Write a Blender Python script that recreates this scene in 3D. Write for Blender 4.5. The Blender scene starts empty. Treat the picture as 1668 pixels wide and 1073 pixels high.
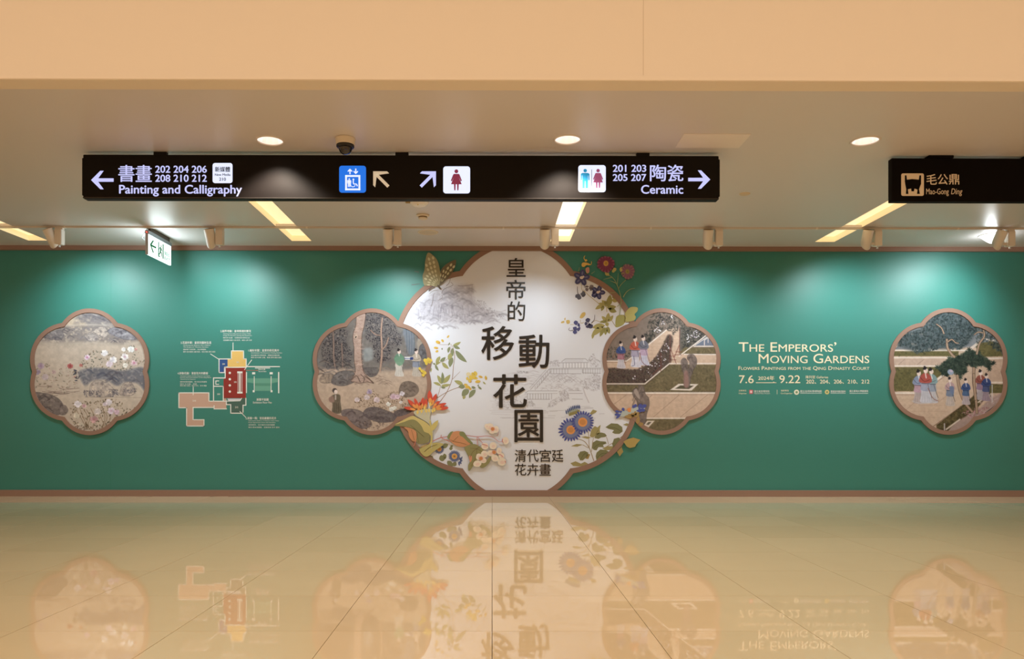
import bpy, bmesh, math, random
import numpy as np
from mathutils import Vector, Matrix, noise
from mathutils.geometry import tessellate_polygon
SC = bpy.context.scene
COL = SC.collection
R = math.radians
PI = math.pi

# ------------------------------------------------------------------ camera
F = 1272.0                       # focal length in pixels of the 1668 px wide frame
CAMZ = 1.052
SHX, SHY = 27/1668, 151.5/1668
cd = bpy.data.cameras.new('camera'); cam = bpy.data.objects.new('camera', cd); COL.objects.link(cam)
cd.sensor_fit = 'HORIZONTAL'; cd.sensor_width = 36; cd.lens = F/1668*36; cd.shift_x = SHX; cd.shift_y = SHY
cd.clip_end = 100
CROT = Matrix.Rotation(R(-.23), 4, 'Z') @ Matrix.Rotation(R(90), 4, 'X') @ Matrix.Rotation(R(.05), 4, 'Z')
cam.matrix_world = Matrix.Translation((0, 0, CAMZ)) @ CROT
SC.camera = cam
SC.view_settings.view_transform = 'Standard'; SC.view_settings.look = 'None'
SC.view_settings.exposure = 0.0; SC.view_settings.gamma = 1; SC.view_settings.use_curve_mapping = False

DW = 11.14       # distance of the printed wall
ZC = 3.558       # height of the low ceiling
YH = 5.85        # distance of the header
YS = 7.31        # distance of the hanging signs
YT = 10.02       # distance of the lighting track
XL, XR, YB, ZF = -11.0, 11.6, -7.0, 7.2

# ------------------------------------------------------------------ world and big lights
w = bpy.data.worlds.new('world'); SC.world = w; w.use_nodes = True
w.node_tree.nodes['Background'].inputs[0].default_value = (1, .82, .62, 1)
w.node_tree.nodes['Background'].inputs[1].default_value = .02
def light(name, kind, loc, energy, color, parent=None, rot=None, aim=None, **kw):
    l = bpy.data.lights.new(name, kind); l.energy = energy; l.color = color
    for k, v in kw.items(): setattr(l, k, v)
    o = bpy.data.objects.new(name, l); COL.objects.link(o); o.location = loc
    if rot: o.rotation_euler = rot
    if aim is not None:
        o.rotation_euler = (Vector(aim)-Vector(loc)).to_track_quat('-Z', 'Y').to_euler()
    if parent: o.parent = parent; o.matrix_parent_inverse = Matrix.Translation(-Vector(parent.location))
    return o
WARM = (1.0, .83, .64)
K_FOYER = 134
for x in (-7, -2.4, 2.4, 7):
    for y in (-4.2, .2):
        light('foyer_ceiling_light', 'AREA', (x, y, ZF-.12), K_FOYER, WARM, shape='RECTANGLE', size=2.2, size_y=1.6)
# ambient of the gallery corridors that lead away left, right (long lit passages)
for s, x in ((-1, XL+.3), (1, XR-.3)):
    light('corridor_light', 'AREA', (x, 8.6, 1.9), 18, (1, .90, .78), rot=(0, R(90)*s, 0), shape='RECTANGLE', size=2.6, size_y=4.0)

# ------------------------------------------------------------------ colour helpers
def s2l(c):
    return tuple((v/12.92 if v <= .04045 else ((v+.055)/1.055)**2.4) for v in (x/255 for x in c))
KP = 1.0
def alb(c, k=None):
    k = KP if k is None else k
    return tuple(min(.93, v*k) for v in s2l(c))
_m = {}
def mat(name, col, rough=.6, metal=0, emit=None, es=0, k=1.0, noisy=0, scale=8, spec=.5, bump=0):
    key = (name, tuple(col), rough, metal, emit, es, k)
    if key in _m: return _m[key]
    m = bpy.data.materials.new(name); m.use_nodes = True; nt = m.node_tree; b = nt.nodes['Principled BSDF']
    c = (*alb(col, k), 1)
    b.inputs['Base Color'].default_value = c
    b.inputs['Roughness'].default_value = rough; b.inputs['Metallic'].default_value = metal
    b.inputs['Specular IOR Level'].default_value = spec
    if emit:
        b.inputs['Emission Color'].default_value = (*s2l(emit), 1); b.inputs['Emission Strength'].default_value = es
    if noisy or bump:
        tc = nt.nodes.new('ShaderNodeTexCoord'); n = nt.nodes.new('ShaderNodeTexNoise')
        n.inputs['Scale'].default_value = scale; n.inputs['Detail'].default_value = 5
        nt.links.new(tc.outputs['Object'], n.inputs['Vector'])
        if noisy:
            mx = nt.nodes.new('ShaderNodeMix'); mx.data_type = 'RGBA'
            mx.inputs[6].default_value = (*[v*(1-noisy) for v in c[:3]], 1); mx.inputs[7].default_value = (*[min(.95, v*(1+noisy)) for v in c[:3]], 1)
            nt.links.new(n.outputs['Fac'], mx.inputs[0]); nt.links.new(mx.outputs[2], b.inputs['Base Color'])
        if bump:
            bp = nt.nodes.new('ShaderNodeBump'); bp.inputs['Strength'].default_value = bump; bp.inputs['Distance'].default_value = .01
            nt.links.new(n.outputs['Fac'], bp.inputs['Height']); nt.links.new(bp.outputs['Normal'], b.inputs['Normal'])
    _m[key] = m
    return m
def pm(col, rough=.75): return mat('print_ink', tuple(int(v*.86+g_*.14) for v, g_ in zip(col, (172, 164, 152))), rough, k=KP, spec=.2)

# ------------------------------------------------------------------ object helpers
def link(name, me, m=None, parent=None):
    o = bpy.data.objects.new(name, me); COL.objects.link(o)
    if m is not None:
        me.materials.clear()
        for x in (m if isinstance(m, (list, tuple)) else [m]): me.materials.append(x)
    if parent:
        o.parent = parent; o.matrix_parent_inverse = Matrix.Translation(-Vector(parent.location))
    return o
def obj(name, bm, m=None, parent=None, smooth=False, recalc=True):
    if recalc: bmesh.ops.recalc_face_normals(bm, faces=bm.faces)
    me = bpy.data.meshes.new(name); bm.to_mesh(me); bm.free()
    if smooth:
        for p in me.polygons: p.use_smooth = True
    return link(name, me, m, parent)
def thing(name, label, cat, loc=(0, 0, 0), group=None):
    o = bpy.data.objects.new(name, None); COL.objects.link(o); o.location = loc; o.empty_display_size = .1
    o['label'] = label; o['category'] = cat
    if group: o['group'] = group
    return o
def tag(o, label, cat, group=None):
    o['label'] = label; o['category'] = cat
    if group: o['group'] = group
    return o
def struct(o): o['kind'] = 'structure'; return o
def dup(root, loc, label):
    r = root.copy(); COL.objects.link(r); r.location = loc; r['label'] = label
    for ch in list(root.children):
        c = ch.copy(); COL.objects.link(c); c.parent = r
        for g in ch.children:
            d = g.copy(); COL.objects.link(d); d.parent = c
    return r
def box(bm, x0, x1, y0, y1, z0, z1, bev=0):
    vs = [bm.verts.new(p) for p in ((x0,y0,z0),(x1,y0,z0),(x1,y1,z0),(x0,y1,z0),(x0,y0,z1),(x1,y0,z1),(x1,y1,z1),(x0,y1,z1))]
    fs = [bm.faces.new([vs[i] for i in q]) for q in ((3,2,1,0),(4,5,6,7),(0,1,5,4),(1,2,6,5),(2,3,7,6),(3,0,4,7))]
    if bev:
        es = set(e for f in fs for e in f.edges)
        bmesh.ops.bevel(bm, geom=list(es), offset=bev, segments=2, affect='EDGES')
    return bm
def bx(*a, bev=0): return box(bmesh.new(), *a, bev=bev)
def lathe(prof, n=32, cx=0, cy=0, cz=0, bm=None):
    bm = bm or bmesh.new(); rings = []
    for r, z in prof:
        if r < 1e-6: rings.append([bm.verts.new((cx, cy, cz+z))])
        else: rings.append([bm.verts.new((cx+r*math.cos(2*PI*i/n), cy+r*math.sin(2*PI*i/n), cz+z)) for i in range(n)])
    for a, b in zip(rings, rings[1:]):
        for i in range(n):
            j = (i+1) % n
            if len(a) == 1 and len(b) == 1: continue
            if len(a) == 1: bm.faces.new((a[0], b[i], b[j]))
            elif len(b) == 1: bm.faces.new((a[i], a[j], b[0]))
            else: bm.faces.new((a[i], a[j], b[j], b[i]))
    return bm
def fill(outer, holes, z, bm=None, fn=None):
    """planar fill with holes: outer / holes are lists of (x,y)"""
    bm = bm or bmesh.new()
    loops = [[Vector((x, y, 0)) for x, y in l] for l in [outer]+holes]
    flat = [v for l in loops for v in l]
    vs = [bm.verts.new(fn(v.x, v.y) if fn else (v.x, v.y, z)) for v in flat]
    for t in tessellate_polygon(loops):
        try: bm.faces.new([vs[i] for i in t])
        except ValueError: pass
    return bm

# pixel of the photograph -> point on a plane that faces the viewer at depth Y
def ray(px, py):
    d = CROT.to_3x3() @ Vector(((px-834+27)/F, (688-py)/F, -1)); return d
def at(px, py, Y):
    d = ray(px, py); t = Y/d.y; return Vector((d.x*t, Y, CAMZ+d.z*t))
def on_ceiling(px, py):
    d = ray(px, py); t = (ZC-CAMZ)/d.z; return Vector((d.x*t, d.y*t, ZC))
class Plane:
    """drawing board: (u, v) in photograph pixels, h = height off the board towards the viewer in metres"""
    def __init__(s, Y): s.Y = Y; s.a = at(0, 0, Y); s.b = at(1668, 0, Y); s.c = at(0, 1073, Y); s.d = at(1668, 1073, Y)
    def P(s, u, v, h=0):
        fu, fv = u/1668, v/1073
        p = (s.a*(1-fu)+s.b*fu)*(1-fv)+(s.c*(1-fu)+s.d*fu)*fv
        return Vector((p.x, p.y-h, p.z))
WALL = Plane(DW)
def plate(pl, polys, h0, h1, name, m, parent, kind=None, label=None):
    """thin raised pieces: polys is a list of outlines, joined into one mesh"""
    if len(polys) > 1 and name in ('leaf', 'bud', 'petal', 'stem', 'antenna', 'leg', 'arrow_line', 'logo', 'leader_line', 'door_symbol', 'underline'):
        for q in polys: o = plate(pl, [q], h0, h1, name, m, parent, kind, label)
        return o
    bm = bmesh.new()
    for pts in polys:
        n = len(pts)
        top = [bm.verts.new(pl.P(u, v, h1)) for u, v in pts]
        try: bm.faces.new(top)
        except ValueError: continue
        if h1-h0 > 1e-5:
            bot = [bm.verts.new(pl.P(u, v, h0)) for u, v in pts]
            for i in range(n):
                bm.faces.new((top[i], top[(i+1) % n], bot[(i+1) % n], bot[i]))
    o = obj(name, bm, m, parent)
    if kind: o['kind'] = kind
    if label: o['label'] = label
    return o
def rect(x0, y0, x1, y1): return [(x0, y0), (x1, y0), (x1, y1), (x0, y1)]
def rrect(x0, y0, x1, y1, r, n=5):
    out = []
    for cx, cy, a in ((x1-r, y0+r, -90), (x1-r, y1-r, 0), (x0+r, y1-r, 90), (x0+r, y0+r, 180)):
        for i in range(n+1):
            t = R(a+90*i/n); out.append((cx+r*math.cos(t), cy+r*math.sin(t)))
    return out
def ell(cx, cy, rx, ry=None, ang=0, n=20):
    ry = ry or rx; c, s = math.cos(R(ang)), math.sin(R(ang)); o = []
    for i in range(n):
        t = 2*PI*i/n; x, y = rx*math.cos(t), ry*math.sin(t); o.append((cx+x*c-y*s, cy+x*s+y*c))
    return o
def leafp(x0, y0, x1, y1, wd, n=7, bias=.45, bend=0):
    """pointed oval from (x0,y0) to tip (x1,y1)"""
    dx, dy = x1-x0, y1-y0; L = math.hypot(dx, dy) or 1; nx, ny = -dy/L, dx/L
    a, b = [], []
    for i in range(n+1):
        t = i/n; ww = wd*(math.sin(PI*t**(math.log(.5)/math.log(bias))))**.8 if 0 < t < 1 else 0
        o = bend*L*math.sin(PI*t)
        a.append((x0+dx*t+nx*(o+ww), y0+dy*t+ny*(o+ww))); b.append((x0+dx*t+nx*(o-ww), y0+dy*t+ny*(o-ww)))
    return a+b[::-1][1:-1]
def crom(pts, closed=True, k=5):
    n = len(pts); out = []
    for i in range(n if closed else n-1):
        p = [pts[(i+j-1) % n] if closed else pts[min(max(i+j-1, 0), n-1)] for j in range(4)]
        for s in range(k):
            t = s/k
            out.append(tuple(.5*((2*p[1][c])+(-p[0][c]+p[2][c])*t+(2*p[0][c]-5*p[1][c]+4*p[2][c]-p[3][c])*t*t+(-p[0][c]+3*p[1][c]-3*p[2][c]+p[3][c])*t**3) for c in (0, 1)))
    if not closed: out.append(tuple(pts[-1]))
    return out
def stripe(pts, w0, w1=None, k=4):
    """a ribbon outline along a smooth line"""
    w1 = w0 if w1 is None else w1
    pts = crom(pts, False, k) if len(pts) > 2 else pts
    a, b = [], []; n = len(pts)
    for i, (x, y) in enumerate(pts):
        x0, y0 = pts[max(i-1, 0)]; x1, y1 = pts[min(i+1, n-1)]
        L = math.hypot(x1-x0, y1-y0) or 1; nx, ny = -(y1-y0)/L, (x1-x0)/L; ww = (w0+(w1-w0)*i/(n-1))/2
        a.append((x+nx*ww, y+ny*ww)); b.append((x-nx*ww, y-ny*ww))
    return a+b[::-1]

_tc = {}
def text_mesh(body, bold=0, extrude=0, caps=False, shear=0, space=1.0):
    key = (body, bold, extrude, caps, shear, space)
    if key in _tc: return _tc[key]
    c = bpy.data.curves.new('lettering', 'FONT'); c.body = body; c.extrude = extrude; c.shear = shear
    c.resolution_u = 4; c.space_character = space
    if caps:
        c.small_caps_scale = .78
        for i, ch in enumerate(body): c.body_format[i].use_small_caps = ch.islower()
    o = bpy.data.objects.new('lettering', c); COL.objects.link(o)
    dg = bpy.context.evaluated_depsgraph_get(); dg.update()
    me = bpy.data.meshes.new_from_object(o.evaluated_get(dg))
    V = np.empty(len(me.vertices)*3, np.float32); me.vertices.foreach_get('co', V); V = V.reshape(-1, 3).copy()
    P = [tuple(p.vertices) for p in me.polygons]
    bpy.data.objects.remove(o); bpy.data.curves.remove(c); bpy.data.meshes.remove(me)
    if bold:      # heavier weight: the glyphs laid over themselves with small shifts
        n0 = len(V); W_, Q_ = [V], list(P)
        for i, (dx, dy) in enumerate(((bold, 0), (-bold, 0), (0, bold*.8), (0, -bold*.8))):
            s_ = V.copy(); s_[:, 0] += dx; s_[:, 1] += dy; s_[:, 2] = s_[:, 2]*(1-.012*(i+1)) if extrude else .025*(i+1); W_.append(s_); Q_ += [tuple(v+n0*(i+1) for v in f) for f in P]
        V, P = np.concatenate(W_), Q_
    _tc[key] = (V, P); return V, P
def text(pl, body, x0, y0, x1, y1, h, m, parent, name='lettering', bold=0, thick=0, caps=False, shear=0, label=None, fit='box', space=1.0):
    """lettering fitted to the pixel box"""
    V, P = text_mesh(body, bold, .5 if thick else 0, caps, shear, space)
    if len(V) == 0: return None
    mn, mx = V.min(0), V.max(0); sx = (x1-x0)/(mx[0]-mn[0]); sy = (y1-y0)/(mx[1]-mn[1])
    if fit == 'center':
        s = min(sx, sy); ox = (x0+x1)/2-s*(mn[0]+mx[0])/2; sx = s; xx = lambda v: ox+s*v
        oy = (y0+y1)/2+s*(mn[1]+mx[1])/2; yy = lambda v: oy-s*v
    else:
        xx = lambda v: x0+(v-mn[0])*sx; yy = lambda v: y0+(mx[1]-v)*sy
    vs = [pl.P(xx(a), yy(b), h+(c+.5)*thick if thick else h+c*.008) for a, b, c in V]
    me = bpy.data.meshes.new(name); me.from_pydata(vs, [], P); me.update()
    o = link(name, me, m, parent)
    if label: o['label'] = label
    return o

# ------------------------------------------------------------------ flower-shaped outlines (six lobes)
def cc(c0, r0, c1, r1, far):
    d = Vector(c1)-Vector(c0); L = d.length; a = (r0*r0-r1*r1+L*L)/(2*L); h = math.sqrt(max(r0*r0-a*a, 0))
    m_ = Vector(c0)+d*a/L; n = Vector((-d.y, d.x))/L
    p, q = m_+n*h, m_-n*h
    return p if (p-Vector(far)).length > (q-Vector(far)).length else q
def lobes(cx, cy, s, inset=0, n=14):
    C = [((cx, cy-49*s), 54*s), ((cx+36.2*s, cy-20*s), 60*s), ((cx+36.2*s, cy+20*s), 60*s), ((cx, cy+49*s), 54*s), ((cx-36.2*s, cy+20*s), 60*s), ((cx-36.2*s, cy-20*s), 60*s)]
    C = [(c, r-inset) for c, r in C]
    cusp = [cc(*C[i-1], *C[i], (cx, cy)) for i in range(6)]
    out = []
    for i in range(6):
        (c, r), p, q = C[i], cusp[i], cusp[(i+1) % 6]
        a0 = math.atan2(p.y-c[1], p.x-c[0]); a1 = math.atan2(q.y-c[1], q.x-c[0])
        while a1 < a0: a1 += 2*PI
        for j in range(n): t = a0+(a1-a0)*j/n; out.append((c[0]+r*math.cos(t), c[1]+r*math.sin(t)))
    return out
def inpoly(p, P):
    i_ = False
    for i in range(len(P)):
        (ax, ay), (bx_, by_) = P[i], P[(i+1) % len(P)]
        if (ay > p[1]) != (by_ > p[1]) and p[0] < (bx_-ax)*(p[1]-ay)/(by_-ay)+ax: i_ = not i_
    return i_
def ring(pl, outer, inner, h0, h1, name, m, parent, clip=None, skip=()):
    bm = bmesh.new(); n = len(outer)
    def ok(i): return clip is None or (clip[0] < inner[i][1] < clip[1])
    def cl(p): return p if clip is None else (p[0], min(max(p[1], clip[0]), clip[1]))
    for i in range(n):
        j = (i+1) % n
        if not (ok(i) or ok(j)): continue
        if any(inpoly(q_, S) for S in skip for q_ in [((outer[i][0]+inner[j][0])/2, (outer[i][1]+inner[j][1])/2)]): continue
        a, b, c, d = cl(outer[i]), cl(outer[j]), cl(inner[j]), cl(inner[i])
        def q(*pp): bm.faces.new([bm.verts.new(pl.P(u, v, h)) for (u, v), h in pp])
        q((a, h1), (b, h1), (c, h1), (d, h1)); q((a, h0), (b, h0), (b, h1), (a, h1)); q((d, h1), (c, h1), (c, h0), (d, h0))
    bmesh.ops.remove_doubles(bm, verts=bm.verts, dist=1e-5)
    while bm.faces:                       # one object for every connected piece of the frame
        bm.faces.ensure_lookup_table(); seen, todo = {bm.faces[0]}, [bm.faces[0]]
        while todo:
            f = todo.pop()
            for v in f.verts:
                for g_ in v.link_faces:
                    if g_ not in seen: seen.add(g_); todo.append(g_)
        if len(seen) == len(bm.faces): return obj(name, bm, m, parent)
        nb = bmesh.new(); vm = {}
        for f in seen: nb.faces.new([vm.setdefault(v, None) or vm.__setitem__(v, nb.verts.new(v.co)) or vm[v] for v in f.verts])
        obj(name, nb, m, parent); bmesh.ops.delete(bm, geom=list(seen), context='FACES')
    bm.free()
# ------------------------------------------------------------------ painter for the printed pictures (vertex colours on a fine grid)
class Canvas:
    def __init__(s, x0, y0, x1, y1, S, base):
        s.x0, s.y0, s.S = x0, y0, S
        s.W, s.H = int((x1-x0)*S)+1, int((y1-y0)*S)+1
        s.A = np.ones((s.H, s.W, 3), np.float32)*np.array(base, np.float32)
        s.rng = np.random.default_rng(int(x0*7+y0)); s.mask = None
    def win(s, bx0, by0, bx1, by1):
        i0 = max(0, int((bx0-s.x0)*s.S)); i1 = min(s.W, int((bx1-s.x0)*s.S)+2); j0 = max(0, int((by0-s.y0)*s.S)); j1 = min(s.H, int((by1-s.y0)*s.S)+2)
        if i1 <= i0 or j1 <= j0: return None
        X, Y = np.meshgrid(s.x0+np.arange(i0, i1)/s.S, s.y0+np.arange(j0, j1)/s.S)
        return (slice(j0, j1), slice(i0, i1)), X, Y
    def mix(s, sl, a, col):
        a = a[..., None]; s.A[sl] = s.A[sl]*(1-a)+np.array(col, np.float32)*a
    def seg(s, X, Y, pts, closed):
        n = len(pts); D = np.full(X.shape, 1e9); T = np.zeros(X.shape)
        for i in range(n if closed else n-1):
            (ax, ay), (bx_, by_) = pts[i], pts[(i+1) % n]; dx, dy = bx_-ax, by_-ay; L = dx*dx+dy*dy+1e-9
            t = np.clip(((X-ax)*dx+(Y-ay)*dy)/L, 0, 1); d = np.hypot(X-ax-t*dx, Y-ay-t*dy)
            m_ = d < D; D = np.where(m_, d, D); T = np.where(m_, (i+t)/max(n-1, 1), T)
        return D, T
    def poly(s, pts, col, a=1, soft=.5, smooth=False, tex=0, ts=6.):
        if smooth: pts = crom(pts, True, 4)
        xs, ys = [p[0] for p in pts], [p[1] for p in pts]; g = s.win(min(xs)-soft, min(ys)-soft, max(xs)+soft, max(ys)+soft)
        if g is None: return
        sl, X, Y = g; D, _ = s.seg(X, Y, pts, True); ins = np.zeros(X.shape, bool); n = len(pts)
        for i in range(n):
            (ax, ay), (bx_, by_) = pts[i], pts[(i+1) % n]
            if ay == by_: continue
            c = ((ay > Y) != (by_ > Y)) & (X < (bx_-ax)*(Y-ay)/(by_-ay)+ax); ins ^= c
        sd = np.where(ins, D, -D); al = np.clip(.5+sd/(2*max(soft, .3)), 0, 1)*a
        if tex: al = al*np.clip(1-tex+2*tex*s.fbm(X, Y, ts), 0, 1)
        s.mix(sl, al, col)
    def line(s, pts, wd, col, a=1, smooth=True, w1=None, soft=.35):
        if smooth and len(pts) > 2: pts = crom(pts, False, 4)
        xs, ys = [p[0] for p in pts], [p[1] for p in pts]; m_ = wd+1; g = s.win(min(xs)-m_, min(ys)-m_, max(xs)+m_, max(ys)+m_)
        if g is None: return
        sl, X, Y = g; D, T = s.seg(X, Y, pts, False); ww = wd/2 if w1 is None else (wd+(w1-wd)*T)/2
        s.mix(sl, np.clip(.5+(ww-D)/(2*soft), 0, 1)*a, col)
    def blob(s, x, y, rx, ry, ang, col, a=1, soft=.25):
        r = max(rx, ry)+1; g = s.win(x-r, y-r, x+r, y+r)
        if g is None: return
        sl, X, Y = g; c, n = math.cos(ang), math.sin(ang); U = ((X-x)*c+(Y-y)*n)/rx; V = (-(X-x)*n+(Y-y)*c)/ry
        s.mix(sl, np.clip((1-np.hypot(U, V))/soft, 0, 1)*a, col)
    def fbm(s, X, Y, sc, oct=3):
        out = np.zeros(X.shape); amp, tot = 1., 0.
        for o in range(oct):
            U, V = X/sc*(2**o)+13.7*o, Y/sc*(2**o)+7.1*o; iu, iv = np.floor(U).astype(int), np.floor(V).astype(int); fu, fv = U-iu, V-iv
            fu, fv = fu*fu*(3-2*fu), fv*fv*(3-2*fv)
            h = lambda a, b: (np.abs(np.sin(a*127.1+b*311.7+o*17.)*43758.5453) % 1)
            out += amp*((h(iu, iv)*(1-fu)+h(iu+1, iv)*fu)*(1-fv)+(h(iu, iv+1)*(1-fu)+h(iu+1, iv+1)*fu)*fv); tot += amp; amp *= .55
        return out/tot
    def wash(s, amt=.06, sc=7, sx=1., sy=1.):
        X, Y = np.meshgrid(np.arange(s.W)/s.S, np.arange(s.H)/s.S); s.A *= (1+amt*2*(s.fbm(X*sx+s.x0, Y*sy+s.y0, sc, 4)-.5))[..., None]
    def leaves(s, n, pts, cols, r=1.3, a=.85, flat=.45):
        """small strokes scattered in a polygon"""
        xs, ys = [p[0] for p in pts], [p[1] for p in pts]; k = 0; t = 0
        while k < n and t < n*8:
            t += 1; x, y = s.rng.uniform(min(xs), max(xs)), s.rng.uniform(min(ys), max(ys)); ins = False
            for i in range(len(pts)):
                (ax, ay), (bx_, by_) = pts[i], pts[(i+1) % len(pts)]
                if (ay > y) != (by_ > y) and x < (bx_-ax)*(y-ay)/(by_-ay)+ax: ins = not ins
            if not ins: continue
            k += 1; q = r*s.rng.uniform(.6, 1.3); s.blob(x, y, q, q*flat, s.rng.uniform(0, PI), cols[s.rng.integers(len(cols))], a*s.rng.uniform(.6, 1), .5)
    def bloom(s, x, y, r, col, heart=None):
        for k in range(7):
            t = k*2*PI/7+s.rng.uniform(0, .6); q = r*.55; s.blob(x+math.cos(t)*q, y+math.sin(t)*q*.85, r*.5, r*.42, t, tuple(np.clip(np.array(col)*s.rng.uniform(.9, 1.08), 0, 255)), .95, .3)
        s.blob(x, y, r*.5, r*.45, 0, tuple(np.array(col)*.92), .8)
        if heart: s.blob(x, y, r*.38, r*.32, 0, heart, .8, .6)
        for k in range(3):
            t = s.rng.uniform(0, 6.28); s.line([(x+r*.3*math.cos(t), y+r*.3*math.sin(t)), (x+r*.75*math.cos(t+.4), y+r*.75*math.sin(t+.4))], .5, tuple(np.array(col)*.78), .6)
    def rock(s, pts, col, dark, n=6):
        s.poly(pts, col, .8, .8, True, .3); P = crom(pts, True, 4); s.line(P+[P[0]], .7, dark, .5, False)
        xs, ys = [p[0] for p in pts], [p[1] for p in pts]; cx, cy = sum(xs)/len(xs), sum(ys)/len(ys); wx, wy = max(xs)-min(xs), max(ys)-min(ys)
        s.poly(pts, dark, .5, 1.2, True, 1.8, 4.); s.poly(pts, tuple(np.clip(np.array(col)*1.2, 0, 255)), .4, 1.2, True, 2.4, 3.)
        for k in range(n//2):
            x, y = cx+s.rng.uniform(-.3, .3)*wx, cy+s.rng.uniform(-.3, .3)*wy; e = s.rng.uniform(.1, .2)
            s.line([(x-e*wx, y+e*wy*.4), (x, y-e*wy*.5), (x+e*wx*.7, y+e*wy*.3)], s.rng.uniform(.8, 2.6), dark if k % 3 else tuple(np.clip(np.array(col)*1.25, 0, 255)), .45, soft=.9)
    def person(s, x, ytop, h, hair, top, skirt, lower, lean=0, face=(222, 196, 178), sash=None):
        """a painted standing figure, head at the top, robe flaring to the ground"""
        k = h/30.; f = lambda u, v: (x+u*k+lean*(v/30)*k, ytop+v*k)
        s.poly([f(-3, 17), f(2.8, 17), f(3.6, 24), f(5.4, 30), f(.6, 30.8), f(-4.6, 29.6), f(-3.6, 24)], lower, .95, .4, True)
        for u in (-2.5, -.5, 1.6, 3): s.line([f(u*.6, 19), f(u*1.2, 29.5)], .45*k, tuple(np.array(lower)*.82), .6)
        s.poly([f(-3.4, 11), f(3.2, 11), f(3.8, 17), f(3.6, 20.5), f(-3.8, 20), f(-3.8, 16)], skirt, .95, .35, True)
        s.poly([f(-1.4, 5.6), f(1.6, 5.6), f(4.4, 8), f(5.4, 12.2), f(3.4, 13.8), f(-3.6, 13.6), f(-5.6, 11.6), f(-4, 7.6)], top, .97, .35, True)
        s.line([f(-4.4, 9), f(-1, 12.4), f(3.6, 11)], .5*k, tuple(np.array(top)*.62), .8); s.line([f(0, 6), f(.6, 9.5)], .9*k, (225, 215, 205), .8)
        s.line([f(-3.4, 14.2), f(3.4, 14.4)], .7*k, sash or tuple(np.array(skirt)*.6), .85)
        s.line([f(2, 14.6), f(3.4, 20), f(5.4, 26)], .6*k, sash or tuple(np.array(skirt)*.65), .8)
        s.blob(*f(.2, 3.4), 2.1*k, 2.7*k, 0, face, 1, .25); s.blob(*f(-.5, 1.5), 2.1*k, 1.5*k, -.4, hair, .9, .4); s.blob(*f(-.8, .1), 1.1*k, .9*k, 0, hair, .8, .5)
        s.blob(*f(.5, 3.1), .35*k, .25*k, 0, (70, 50, 50), .9); s.blob(*f(1.1, 4.6), .35*k, .2*k, 0, (180, 80, 70), .9)
    def mesh(s, pl, h, name, parent, inside=None, skip=(), con=1.1, ds=.2):
        J, I = s.H, s.W; u = s.x0+np.arange(I)/s.S; v = s.y0+np.arange(J)/s.S
        a = pl.P(s.x0, s.y0, h); b = pl.P(u[-1], s.y0, h); c = pl.P(s.x0, v[-1], h); d_ = pl.P(u[-1], v[-1], h)
        fu = (np.arange(I)/(I-1))[None, :, None]; fv = (np.arange(J)/(J-1))[:, None, None]
        A, B, C_, D_ = (np.array(q)[None, None, :] for q in (a, b, c, d_))
        P = ((A*(1-fu)+B*fu)*(1-fv)+(C_*(1-fu)+D_*fu)*fv).reshape(-1, 3)
        idx = np.arange(I*J).reshape(J, I); Q = np.stack([idx[:-1, :-1], idx[1:, :-1], idx[1:, 1:], idx[:-1, 1:]], -1).reshape(-1, 4)
        if inside is not None:
            U, V = np.meshgrid(u, v); ins = np.zeros(U.shape, bool); n = len(inside)
            for i in range(n):
                (ax, ay), (bx_, by_) = inside[i], inside[(i+1) % n]
                if ay == by_: continue
                ins ^= ((ay > V) != (by_ > V)) & (U < (bx_-ax)*(V-ay)/(by_-ay)+ax)
            for P_ in skip:
                o_ = np.zeros(U.shape, bool)
                for i in range(len(P_)):
                    (ax, ay), (bx_, by_) = P_[i], P_[(i+1) % len(P_)]
                    if ay == by_: continue
                    o_ ^= ((ay > V) != (by_ > V)) & (U < (bx_-ax)*(V-ay)/(by_-ay)+ax)
                ins &= ~o_
            Q = Q[ins.reshape(-1)[Q].all(1)]
        used = np.unique(Q); re = np.full(I*J, -1); re[used] = np.arange(len(used)); Q = re[Q]; P = P[used]
        lin = s.A*(1-ds)+s.A.mean(2, keepdims=True)*ds; lin = np.clip(((lin-152)*con+153)*np.array([.97, .99, 1.04]), 0, 255)/255; lin = np.where(lin <= .04045, lin/12.92, ((lin+.055)/1.055)**2.4)*KP; lin = np.minimum(lin, .9)
        Cc = np.ones((len(used), 4), np.float32); Cc[:, :3] = lin.reshape(-1, 3)[used]
        me = bpy.data.meshes.new(name); me.vertices.add(len(P)); me.vertices.foreach_set('co', P.astype(np.float32).ravel())
        me.loops.add(Q.size); me.loops.foreach_set('vertex_index', Q.astype(np.int32).ravel()); me.polygons.add(len(Q)); me.polygons.foreach_set('loop_start', np.arange(0, Q.size, 4, dtype=np.int32))
        me.update(); at_ = me.color_attributes.new('Col', 'FLOAT_COLOR', 'POINT'); at_.data.foreach_set('color', Cc.ravel())
        return link(name, me, PRINT, parent)
def print_mat():
    m = bpy.data.materials.new('printed_picture'); m.use_nodes = True; nt = m.node_tree; b = nt.nodes['Principled BSDF']
    a = nt.nodes.new('ShaderNodeVertexColor'); a.layer_name = 'Col'; nt.links.new(a.outputs['Color'], b.inputs['Base Color'])
    b.inputs['Roughness'].default_value = .7; b.inputs['Specular IOR Level'].default_value = .2; return m
PRINT = print_mat()
S_ = 1.7
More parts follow.
